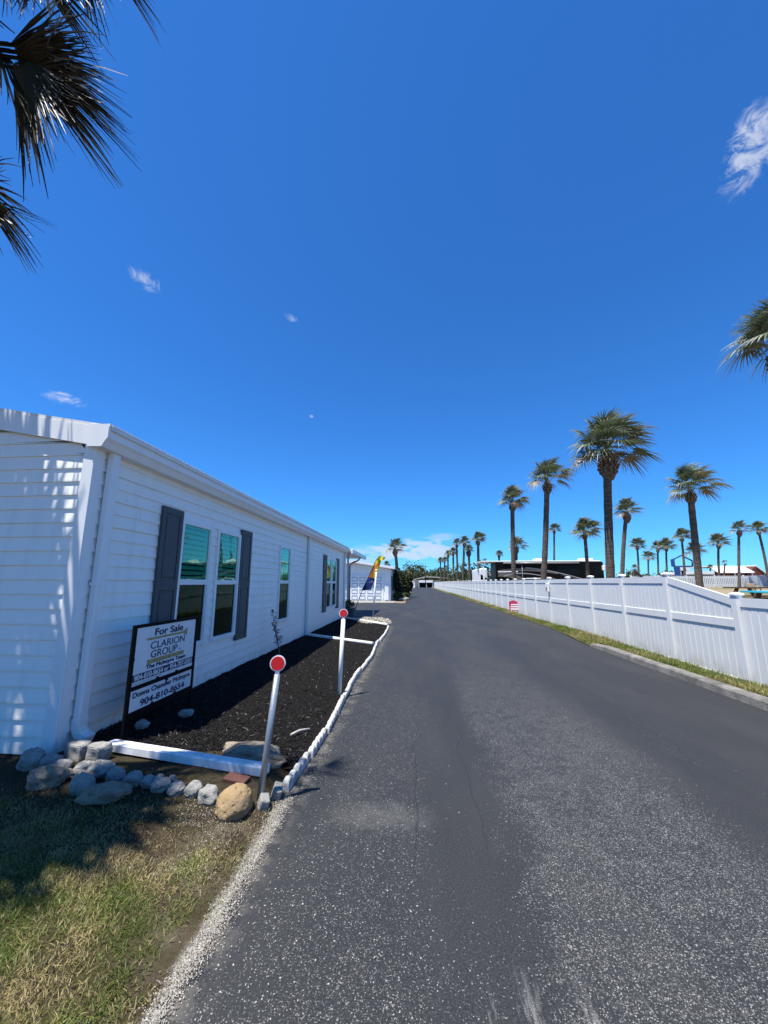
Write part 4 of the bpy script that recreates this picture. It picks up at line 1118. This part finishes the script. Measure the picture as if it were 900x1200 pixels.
boots = [boots_mesh(1), boots_mesh(2)]
def palm(gx, y, g, tx, tz, dia, label, i, rad=.17, bscale=1.0, variant=None, group='cabbage palms beyond the white fence', rot=0.0, ty=None):
    t = empty('palm_tree', (gx, y, g - .1), label, 'palm tree', group)
    top = Vector((tx - gx, (ty if ty is not None else y) - y, tz - g + .1)); cdz = dia * .2
    base_top = top - Vector((0, 0, cdz))
    rd = random.Random(i * 7 + 3)
    path, rr = [], []
    for k in range(25):
        u = k / 24; b = math.sin(u * math.pi) * rd.choice((-1, 1)) * 0
        p = base_top * u + Vector((math.sin(u * math.pi) * .06 * math.sin(i * 2.1), math.sin(u * math.pi) * .06 * math.cos(i * 1.3), 0))
        path.append(p); rr.append(rad * (1.22 - .22 * min(1, u * 5) - .12 * u + .035 * math.sin(k * 2.3 + i)))
    MB().tube(path, rr, 14).build('trunk', M['trunk'], t)
    ob = bpy.data.objects.new('boot_ball', boots[i % 2]); COL.objects.link(ob); ob.parent = t; ob.location = base_top + Vector((0, 0, .05)); ob.scale = (bscale * rad / .17 * .85, bscale * rad / .17 * .85, bscale * rad / .17); ob.rotation_euler = (0, 0, i)
    me = variant or crowns[(i * 5 + i // 6) % 6 if i else 0]
    oc = bpy.data.objects.new('crown', me); COL.objects.link(oc); oc.parent = t; oc.location = base_top + Vector((0, 0, .05)); oc.scale = (dia / 2.05,) * 3; oc.rotation_euler = (0, 0, rot if rot else ((i * 37) % 110 - 55) * .017)
    return t
PL = [(6.08,13.00,0.06, 6.48,6.48,3.14,'thick trunked tallest palm with a big brown boot ball behind the fence',.138,1.15),
(5.74,19.00,0.05, 6.50,7.03,2.75,'slightly leaning palm directly left of the tallest palm, in front of the motorhome',.138,.8),
(5.82,24.00,0.05, 6.03,7.00,2.39,'straight palm crossing the left half of the motorhome',.138,.8),
(15.55,46.00,0.78, 16.12,8.03,2.08,'small far palm seen above the motorhome roof, left of the mid height palm',.11,.75),
(11.74,28.00,0.69, 11.88,5.51,2.53,'mid height palm rising at the right end of the motorhome',.125,.7),
(12.93,26.00,0.71, 13.78,6.56,2.23,'leaning palm close to the right of the tallest palm trunk',.13,.95),
(12.86,19.00,0.71, 13.08,6.48,3.01,'large palm with windswept crown and stout trunk beyond the sloping fence panel',.15,.78),
(25.83,48.00,1.14, 26.22,6.35,2.39,'far thin palm, third to the right of the tallest palm trunk',.11,.85),
(31.55,56.00,1.33, 31.86,5.47,2.53,'lowest healthy palm of the far cluster left of the blue sign frame',.105,.85),
(23.08,40.00,0.99, 21.37,3.13,1.27,'stunted bent palm with ragged dying fronds just above the fence',.13,.5),
(29.22,50.00,1.26, 29.68,6.21,2.49,'left of two far palms standing close together by the blue sign frame',.11,.85),
(29.12,48.00,1.26, 29.47,6.22,2.60,'right of two far palms standing close together by the blue sign frame',.11,.85),
(27.10,42.00,1.18, 27.43,6.66,2.18,'far palm whose trunk crosses the blue sign frame',.11,.85),
(33.54,50.00,1.37, 33.90,5.86,3.16,'far palm whose crown is half hidden by the stout windswept palm trunk',.11,.85),
(32.64,45.00,1.35, 33.11,6.36,2.64,'far palm in front of the white roofed cottage, left one of its three',.115,.95),
(29.15,38.00,1.26, 29.92,6.81,2.15,'far tall palm over the middle of the white roofed cottage',.115,.95),
(31.72,38.00,1.33, 31.61,6.78,1.97,'far leaning palm at the right end of the white roofed cottage',.105,.85),
(40.32,55.00,1.42, 40.86,4.33,1.12,'tiny drooping palm in front of the white cottage roof',.11,.5),
(42.15,60.00,1.42, 42.52,3.97,1.22,'tiny distant palm left of the white roofed cottage',.11,.5),
(7.34,48.00,0.28, 7.65,7.25,2.39,'nearest and rightmost palm of the far row left of the motorhome',.17,.8),
(6.40,55.00,0.09, 6.84,7.60,2.36,'second nearest palm of the far row left of the motorhome',.17,.7),
(7.01,52.00,0.17, 6.99,6.24,1.65,'short palm with a large boot ball within the far row',.16,1.1),
(6.51,64.00,0.09, 6.70,8.30,2.46,'tall palm in the middle of the far row along the fence',.17,.7),
(6.45,68.00,0.08, 6.48,7.22,2.15,'shorter palm just left of the tall middle one in the far row',.17,.7),
(6.24,80.00,0.06, 6.56,7.69,2.35,'third palm from the far end of the row along the fence',.17,.7),
(6.08,88.00,0.05, 6.42,6.95,2.19,'second palm from the far end of the row along the fence',.17,.7),
(6.20,98.00,0.05, 6.08,7.35,2.44,'farthest palm of the row, above the far carport house',.17,.7),
(10.75,44.00,0.68, 11.21,6.07,2.78,'low palm half behind the straight trunk, above the motorhome roof',.16,.8),
(12.39,60.00,0.70, 12.60,6.13,1.63,'small far palm crown peeking over the left end of the motorhome',.15,.7)]
for i, p in enumerate(PL):
    palm(*p[:6], p[6], i, p[7], p[8], sparse if i in (9, 17) else None)
palm(-2.09, 46, .05, -2.48, 6.18, 3.12, 'lone palm rising behind the white garage', 1, .2, .8, group='palms left of the road')
palm(-6.12, 80, .05, -6.11, 5.65, 1.99, 'small far palm crown just over the garage roof', 2, .17, .7, group='palms left of the road')
palm(7.75, 7.55, .5, 7.36, 6.75, 2.35, 'near palm whose crown hangs in at the right edge of the photo', 2, .17, .8)
# near palm at the left: fronds overhead
rd = random.Random(5)
near = empty('palm_tree', (-5.0, 1.9, .0), 'near palm whose dark backlit fronds hang in at the top left', 'palm tree', 'palms left of the road')
CC = Vector((-4.75, 2.05, 5.95))
loc0 = Vector(near.location)
MB().tube([Vector((0, 0, -.1)) + (CC - loc0) * u + Vector((0, 0, -.25)) * u + Vector((0, .05 * math.sin(u * 3.1), 0)) for u in np.linspace(0, 1, 20)], [.2 - .03 * u for u in np.linspace(0, 1, 20)], 18).build('trunk', M['trunk'], near)
ob = bpy.data.objects.new('boot_ball', boots[0]); COL.objects.link(ob); ob.parent = near; ob.location = CC - loc0 + Vector((0, 0, -.15)); ob.scale = (.9, .9, .9)
V, F, MI = [], [], []
cp, cf = Vector((0, 0, 1.65)), camo.rotation_euler.to_matrix()
def cpx(P):
    v = cf.transposed() @ (Vector(P) - cp)
    return (450 + 450 * v.x / -v.z, 600 - 450 * v.y / -v.z) if v.z < -.05 else (-999, 0)
def near_leaf(hub, ax, N, Rr, span, droop, mat, nseg=46, wk=2.1):
    v, f, m_ = [], [], []
    fan(v, f, m_, hub, ax, N, Rr, nseg, span, droop, (.1, .02, 0), mat, rd, .3, wk, 3, 3)
    return v, f, m_
def add(vfm, hub, petw=.016):
    v, f, m_ = vfm; n0 = len(V)
    V.extend(v); F.extend([tuple(a + n0 for a in q) for q in f]); MI.extend(m_)
    s_ = Vector((0, petw, 0)); u_ = Vector((0, 0, petw * .7)); mid = CC.lerp(hub, .55) + Vector((0, 0, .12))
    for p0, p1 in ((CC, mid), (mid, hub)):
        for o_ in (s_, u_):
            n0 = len(V); V.extend([p0 - o_, p0 + o_, p1 + o_, p1 - o_]); F.append((n0, n0 + 1, n0 + 2, n0 + 3)); MI.append(2)
shown = [((-2.66, 1.80, 5.22), (.88, .03, -.42), .86, R(30), .12, 0), ((-2.72, 1.82, 5.18), (.62, .12, -.75), .86, R(48), .10, 1), ((-2.80, 1.80, 5.26), (.3, .1, -.9), .74, R(52), .08, 0), ((-2.66, 1.86, 5.16), (.8, .1, -.45), .8, R(40), .15, 1),
         ((-2.62, 1.69, 5.88), (.72, .1, -.4), .62, R(52), .12, 0), ((-2.78, 1.66, 5.95), (.25, .1, -.75), .5, R(55), .1, 0),
         ((-3.02, 1.93, 4.36), (.8, .05, -.42), .62, R(48), .15, 1), ((-3.05, 1.95, 4.30), (.55, .05, -.7), .58, R(45), .12, 0)]
shown += [((-2.83, 1.62, 5.92), (.25, .1, -.75), .52, R(42), .1, 0), ((-2.52, 1.60, 6.02), (.45, .12, -.62), .56, R(40), .12, 0), ((-2.28, 1.62, 6.0), (.55, .12, -.5), .46, R(36), .1, 1), ((-2.68, 1.78, 5.2), (.86, .06, -.3), .8, R(24), .1, 1), ((-2.6, 1.8, 5.15), (.5, .1, -.7), .74, R(36), .12, 0)]
for hub, ax, Rr, span, dr, mt_ in shown:
    hub = cp + (Vector(hub) - cp) * 1.22; Rr *= 1.22; ax = Vector(ax); N = (hub - cp).normalized() + SD * .45 + Vector((rd.uniform(-.15, .15), rd.uniform(-.15, .15), 0))
    add(near_leaf(hub, ax, N, Rr, span, dr, mt_), hub)
for hub, ax, Rr, span, dr, mt_ in [((-3.45, 2.11, 6.9), (.35, .15, -.8), .62, R(44), .1, 0), ((-3.15, 2.10, 7.08), (.3, .15, -.85), .78, R(40), .1, 1), ((-2.86, 2.12, 7.12), (.5, .15, -.75), .8, R(38), .12, 0), ((-2.66, 2.14, 7.06), (.75, .15, -.5), .66, R(34), .12, 0), ((-3.35, 2.2, 6.12), (.9, .1, -.3), .95, R(30), .1, 0), ((-3.3, 2.2, 6.1), (.6, .12, -.72), 1.0, R(34), .1, 1)]:
    hub = Vector(hub); N = (hub - cp).normalized() + SD * .45 + Vector((rd.uniform(-.12, .12), rd.uniform(-.12, .12), 0))
    add(near_leaf(hub, Vector(ax), N, Rr, span, dr, mt_), hub)
for hub, ax, Rr in [((-4.55, 2.3, 5.9), (-.35, .8, -.1), .82), ((-4.0, 1.1, 5.9), (.55, -.5, -.25), .95), ((-3.75, 1.5, 6.0), (.75, -.25, -.25), .85), ((-4.3, .95, 5.8), (.25, -.85, -.3), .9), ((-4.1, 1.5, 6.2), (.6, -.35, -.1), .9)]:  # out-of-view fronds laid flat, added to shade the end wall and lawn
    hub = Vector(hub); add(near_leaf(hub, Vector(ax), Vector((rd.uniform(-.2, .2), rd.uniform(-.2, .2), 1)), Rr, R(112), .2, rd.choice((0, 1)), 34, 1.5), hub)
cnt = 0
for i in range(260):
    el = rd.uniform(-.75, 1.3); az = rd.uniform(0, 6.283)
    d = Vector((math.cos(az) * math.cos(el), math.sin(az) * math.cos(el), math.sin(el)))
    hub = CC + d * rd.uniform(.75, 1.3) + Vector((0, 0, -.15)); up = Vector((0, 0, 1)) - d * d.z
    vfm = near_leaf(hub, d + Vector((0, 0, -.45)), up if up.length > .1 else Vector((1, 0, 0)), rd.uniform(.85, 1.1), R(105), rd.uniform(.2, .45), 0 if el > -.3 else 1, 36)
    bad = any(-4 < cpx(p)[0] < 905 and -6 < cpx(p)[1] < 1200 for p in vfm[0][::2]) or any(-4 < cpx(CC.lerp(hub, u))[0] and cpx(CC.lerp(hub, u))[1] > 0 for u in (.5, .75, 1))
    if bad: continue
    add(vfm, hub); cnt += 1
    if cnt >= 40: break
me = bpy.data.meshes.new('crown'); me.from_pydata([tuple(v - loc0) for v in V], [], F)
for m_ in (M['palm_backlit'], M['palm_dry_dark'], M['palm_backlit'], M['palm_tip']): me.materials.append(m_)
me.polygons.foreach_set('material_index', MI)
o = bpy.data.objects.new('crown', me); COL.objects.link(o); o.parent = near
print('near palm leaves', cnt)

# ------------------------------------------------------------------ motorhome
M['rv_dark'] = simple('dark_brown_gloss', (.006, .0048, .0045), .4, .08, .1)
M['rv_tan'] = simple('tan_metallic', (.12, .1, .075), .3, .5, .1)
M['rv_silver'] = simple('silver_stripe', (.26, .255, .25), .3, .5, .1)
M['rv_glass'] = simple('black_tinted_glass', (.004, .004, .004), .25, .15, .1)
rv = empty('motorhome', (6.9, 37, .6), 'dark brown motorhome with silver swoosh stripes behind the fence', 'motorhome')
MB().box(.5, 10.2, 0, 2.55, .55, 2.98, .12, seg=3).box(.3, 9.9, .1, 2.45, .25, .7, .03).build('body', M['rv_dark'], rv)
MB().box(.45, 10.0, .05, 2.5, 2.97, 3.08, .03).build('roof', M['roof'], rv)
def sw(pts, w0, w1, mat, y, name):
    n = 20; top, bot = [], []
    for k in range(n + 1):
        t = k / n; a, b, c = pts
        x = (1 - t) ** 2 * a[0] + 2 * t * (1 - t) * b[0] + t * t * c[0]; z = (1 - t) ** 2 * a[1] + 2 * t * (1 - t) * b[1] + t * t * c[1]
        ww = w0 + (w1 - w0) * t; top.append((x, z + ww / 2)); bot.append((x, z - ww / 2))
    m = MB()
    for k in range(n):
        m.prism([bot[k], bot[k + 1], top[k + 1], top[k]], y - .006, y, 'y')
    bmesh.ops.remove_doubles(m.bm, verts=m.bm.verts[:], dist=.001)
    m.build(name, mat, rv)
sw([(.7, 2.0), (3.6, 2.75), (8.3, 1.35)], .34, .1, M['rv_tan'], -.002, 'swoosh_stripe')
sw([(3.2, 2.42), (5.3, 2.32), (8.9, 1.2)], .1, .07, M['rv_silver'], -.009, 'swoosh_stripe')
sw([(1.2, 1.65), (3.0, 2.35), (6.4, 1.2)], .13, .05, M['rv_silver'], -.009, 'swoosh_stripe')
sw([(.7, 1.75), (2.0, 1.9), (3.1, 1.15)], .3, .5, M['rv_tan'], -.0085, 'swoosh_stripe')
MB().box(.7, 2.5, -.02, .01, 2.02, 2.12).box(3.2, 5.2, -.03, .01, 1.4, 1.5).build('light_trim', M['white'], rv)
MB().box(6.1, 8.1, -.014, .01, 1.8, 2.6, .004).build('side_window', M['rv_glass'], rv); MB().box(9.3, 10.1, -.014, .01, 1.7, 2.6, .004).build('cab_window', M['rv_glass'], rv)
for x in (4.4, 8.6): MB().box(x, x + 1.1, .8, 1.7, 3.07, 3.33, .06, seg=2).build('air_conditioner', M['white'], rv)
MB().tube([(2.9, -.04, .6), (2.9, -.04, 2.9)], .03, 8).build('awning_arm', M['pipe_grey'], rv)
MB().tube([(1.2, -.09, 2.86), (8.0, -.09, 2.86)], .07, 10).build('awning_roll', M['rv_silver'], rv)
MB().box(10.0, 10.32, -.3, -.02, 2.15, 2.6, .04).tube([(10.1, 0, 2.5), (10.15, -.16, 2.55)], .025, 6).build('mirror', M['white'], rv)
MB().box(10.18, 10.215, .15, 2.4, 1.5, 2.6, .01).build('windshield', M['rv_glass'], rv)
for x in (2.0, 3.0, 8.6):
    wo = MB().tube([(x, .12, .45), (x, .42, .45)], .48, 24).build('wheel', M['dark'], rv); MB().tube([(x, .1, .45), (x, .13, .45)], .26, 16).build('rim', M['rv_silver'], wo)
cpt = empty('shelter', (5.95, 37.6, .1), 'thin white roofed shelter with a white post at the rear of the motorhome', 'shelter')
MB().box(.1, 1.6, -.6, 3, 3.48, 3.58, .01).build('roof', M['white'], cpt)
MB().box(.3, .42, -.5, -.38, 0, 3.48).build('post', M['white'], cpt); MB().box(.3, .42, 2.7, 2.82, 0, 3.48).build('post', M['white'], cpt)
tr = empty('travel_trailer', (6.75, 43, .5), 'white travel trailer end showing left of the dark motorhome', 'trailer')
MB().box(.15, .95, 0, 6, .4, 2.7, .1, seg=2).build('body', M['white'], tr)
MB().prism([(.2, 1.5), (.9, 1.05), (.9, 1.6), (.2, 2.1)], -.01, 0, 'y').build('dark_stripe', M['rv_dark'], tr)
for y_ in (2.3, 3.3): MB().tube([(.1, y_, .3), (.4, y_, .3)], .36, 16).build('wheel', M['dark'], tr)

# ------------------------------------------------------------------ right background
M['blue'] = simple('blue_paint', (.02, .07, .24), .5, .4, .15)
M['red_wall'] = simple('dark_red_wall', (.13, .045, .035), .8, .2, .25, 4)
M['wood_dark'] = simple('dark_weathered_wood', (.08, .055, .035), .85, .2, .3, 5)
M['turq'] = simple('turquoise_paint', (.03, .42, .55), .45, .4, .1)
M['tarp'] = simple('pale_blue_tarp', (.4, .43, .47), .6, .3, .15)
M['tan_wood'] = simple('tan_wood', (.4, .3, .19), .8, .2, .2)
bs = empty('sign_frame', (28.1, 45, 1.3), 'empty blue house shaped sign frame on posts beyond the fence', 'sign frame')
pg = [(0, 0, 2.13), (0, 0, 2.84), (1.0, 0, 3.31), (2.04, 0, 2.74), (2.0, 0, 2.12)]
m = MB()
for a, b in zip(pg, pg[1:] + pg[:1]): m.tube([a, b], .08, 8)
m.build('frame', M['blue'], bs)
MB().box(-.12, .16, -.12, .12, 2.1, 2.9).build('side_panel', M['blue'], bs)
MB().box(.1, .62, -.1, .1, -.2, 2.04).build('blue_post', M['blue'], bs)
MB().box(.82, .98, -.1, .1, -.2, 1.66).build('black_post', M['dark'], bs)
for x0, x1 in ((.6, 1.14), (1.3, 1.65)): MB().box(x0, x1, -.05, .05, 1.67, 2.02).build('white_board', M['white'], bs)
# white-roofed cottage
CD = 62; ct = empty('cottage', (43.2, 60, 1.3), 'dark red cottage with a bright white metal roof at the far right', 'house')
MB().box(.1, 5.0, .3, 7, 0, 1.85).build('wall', M['red_wall'], ct)
MB().prism([(4.3, 0), (6.6, 0), (6.6, 1.75), (5.55, 2.68), (4.3, 1.75)], .1, 7, 'y').build('gable_wall', M['red_wall'], ct)
m = MB(); m.prism([(-.9, 1.82), (4.45, 1.86), (5.5, 2.8), (.75, 2.86)], -.4, -.3, 'y')
m.poly([(-.3, -.7, 1.8), (4.3, -.7, 1.84), (5.5, .6, 2.84), (.6, .6, 2.9)]); m.poly([(.6, .6, 2.9), (5.5, .6, 2.84), (5.5, 7, 2.84), (.6, 7, 2.9)])
m.bm.clear()
# long low roof slab sloping to the camera, and the cross gable over the red end wall
A_ = [(-.35, -.9, 1.80), (4.5, -.9, 1.84), (5.55, 2.2, 2.82), (.62, 2.2, 2.86)]
m.poly(A_); m.poly([(x, y_, z_ - .1) for x, y_, z_ in A_][::-1])
for k in range(4):
    p, q = A_[k], A_[(k + 1) % 4]; m.poly([p, (p[0], p[1], p[2] - .1), (q[0], q[1], q[2] - .1), q])
m.prism([(.62, 2.7), (.62, 2.86), (5.55, 2.82), (5.55, 2.66)], 2.2, 7, 'y')
m.prism([(5.5, 2.72), (6.75, 1.62), (6.75, 1.74), (5.5, 2.86)], -.05, 7, 'y')
rfo = m.build('roof', M['roof'], ct)
for x in (-.2, 1.9, 2.6, 4.2): MB().box(x, x + .12, -.8, -.68, 0, 1.7).build('porch_post', M['white'], ct)
MB().box(.7, 1.6, .27, .299, .8, 1.6).build('window', M['dark'], ct); MB().box(3.0, 3.9, .27, .299, .5, 1.6).build('window', M['dark'], ct)
MB().box(5.9, 6.5, .05, .099, .5, 1.4).build('light_panel', M['white'], ct)
# low white building
lb = empty('low_building', (36.6, 55, 1.3), 'low flat white roofed building between the stout palm and the cottage', 'building')
MB().box(0, 2.4, 0, 4, 0, 1.45).build('wall', M['dark'], lb); MB().box(-.2, 2.6, -.3, 4.2, 1.45, 1.88).build('roof', M['roof'], lb)
# far picket fence
fp = empty('picket_fence', (21, 40, 1.2), 'white picket fence on the sandy rise beyond the privacy fence', 'fence')
m = MB()
for i in range(99): m.box(i * .16, i * .16 + .1, 0, .03, 0, 1.12)
m.build('pickets', M['fence'], fp)['kind'] = 'stuff'
for z in (.2, .9): MB().box(-.05, 15.9, .031, .07, z, z + .1).build('rail', M['fence'], fp)
for i in range(7): MB().box(i * 2.6 - .06, i * 2.55 + .06, .071, .2, -.2, 1.2).build('post', M['fence'], fp)
tp = MB()
for a in range(8):
    x0 = a * .3; f = lambda q: .06 * math.sin(q * 2.7); tp.prism([(x0, -.12 + f(a)), (x0 + .3, -.12 + f(a + 1)), (x0 + .3, .0 + f(a + 1)), (x0, f(a))], .2 + .05 * math.sin(a), 1.18)
bmesh.ops.remove_doubles(tp.bm, verts=tp.bm.verts[:], dist=.001)
o = tp.build('tarp', M['tarp']); o.location = (31.4, 39.7, 1.15); tag(o, 'pale blue grey tarp hanging over the picket fence', 'tarp')
# picnic table
def table(name, loc, rz, mat, label):
    t = empty(name, loc, label, 'table', None, rz)
    m = MB()
    for i in range(5): m.box(-.95, .95, -.38 + i * .155, -.38 + i * .155 + .14, .70, .74, .004)
    m.build('table_top', mat, t)
    for s in (-1, 1): MB().box(-.95, .95, s * .72 - .13, s * .72 + .13, .42, .46, .005).build('bench', mat, t)
    for sx in (-.65, .65):
        l = MB(); l.box(sx - .03, sx + .03, -.75, .75, .36, .42)
        for s in (-1, 1): l.tube([(sx, s * .62, 0), (sx, s * .2, .70)], .05, 4)
        l.build('leg', M['wood_dark'], t)
table('picnic_table', (10.9, 13.3, .78), .1, M['wood_dark'], 'dark wooden picnic table beyond the lowered end of the fence')
table('turquoise_table', (8.85, 9.9, .72), -.08, M['turq'], 'bright turquoise picnic table nearest the lowered fence end')
t = empty('garden_chair', (20.0, 25, 1.0), 'small tan garden chair on the sand behind the dark picnic table', 'chair')
MB().box(-.24, .24, -.22, .22, .30, .34, .01).build('seat', M['tan_wood'], t); MB().box(-.24, .24, .2, .24, .34, .62, .01).build('backrest', M['tan_wood'], t)
for sx in (-.2, .2):
    for sy in (-.18, .18): MB().box(sx - .025, sx + .025, sy - .025, sy + .025, -.1, .30).build('leg', M['tan_wood'], t)

# ------------------------------------------------------------------ far end of the road
fh = empty('carport_house', (.2, 140, 0), 'low house with an open carport at the far end of the road', 'house')
MB().box(-2.2, 9, 5.5, 10, 0, 2.7).build('wall', M['siding'], fh)
MB().prism([(-1.2, 2.6), (3.2, 3.6), (12, 3.2), (12, 3.5), (3.2, 4.0), (-1.4, 2.9)], -.3, 10, 'y').build('roof', M['roof_grey'], fh)
MB().box(.6, 5.6, -.5, -.1, 1.75, 2.55).build('fascia', M['white'], fh)
MB().box(.6, 5.6, 3, 3.1, 0, 1.8).build('carport_shade', M['dark'], fh)  # near-black sheet standing in for the shade inside the open carport
for x in (.6, 3.3, 5.5): MB().box(x, x + .15, -.3, -.15, 0, 1.8).build('carport_post', M['white'], fh)
o = MB().box(-3.0, -.6, 132, 132.2, 0, 1.7).box(-.75, -.6, 131.9, 132.3, 0, 1.9).build('garden_wall', M['white']); tag(o, 'short white wall left of the far carport house', 'wall')
up = empty('utility_pole', (3.0, 128, 0), 'thin wooden utility pole above the far carport house', 'pole')
MB().tube([(0, 0, 0), (0, 0, 7.5)], [.14, .1], 8).build('pole', M['wood_dark'], up); MB().box(-.9, .9, -.06, .06, 6.8, 6.95).build('crossarm', M['wood_dark'], up)
def wood(name, spots, n, size, label, mats, zbase=0):
    Vs, Fs, off, mi = [], [], 0, []
    for x, y, rx, ry, h in spots:
        V, F = leafcloud(n, (rx, ry, h * .55), size, c=(x, y, zbase + h * .48), shell=.25)
        Vs.append(V); Fs.append(F + off); off += len(V); mi.append(rng.choice(len(mats), len(F), p=None))
    tag(np_mesh(name, np.concatenate(Vs), np.concatenate(Fs), mats, midx=np.concatenate(mi)), label, 'woodland', None, 'stuff')
sp_ = []
for i in range(34):
    x = rng.uniform(-22, 12); y = rng.uniform(150, 172); h = rng.uniform(6, 10.5) * (1.0 if x < 4 else .95)
    sp_.append((x, y, rng.uniform(2, 3.6), rng.uniform(2, 3.6), h))
wood('woodland', sp_, 420, .5, 'dark green belt of far trees closing off the road', [M['leaf_dark'], M['leaf_mid'], M['leaf_olive'], M['leaf_dark']])
sp_ = [(rng.uniform(10, 130), rng.uniform(150, 175), rng.uniform(3, 5), rng.uniform(3, 5), rng.uniform(4.0, 7.0)) for i in range(44)]
wood('woodland', sp_, 260, .6, 'low distant tree line along the horizon behind the palms', [M['leaf_mid'], M['leaf_olive'], M['leaf_dark']])
# leafy filler among far palm row
wood('undergrowth', [(7.5 + rng.uniform(-1, 2), yv, 1.2, 2.2, rng.uniform(3.2, 4.8)) for yv in np.arange(50, 104, 4.0)], 240, .3, 'tangled greenery between the trunks of the far palm row', [M['leaf_dark'], M['leaf_mid']])
tb_ = empty('site_building', (8.6, 62, .1), 'pale building glimpsed between the far palm row and the motorhome', 'building')
MB().box(0, 4.5, 0, 6, 0, 3.0).build('wall', M['siding'], tb_); MB().box(-.3, 4.8, -.3, 6.3, 3.0, 3.25).build('roof', M['roof_grey'], tb_)
MB().box(1, 2.2, -.03, 0, 1.6, 2.6).build('window', M['rv_glass'], tb_)
bpy.context.view_layer.update()
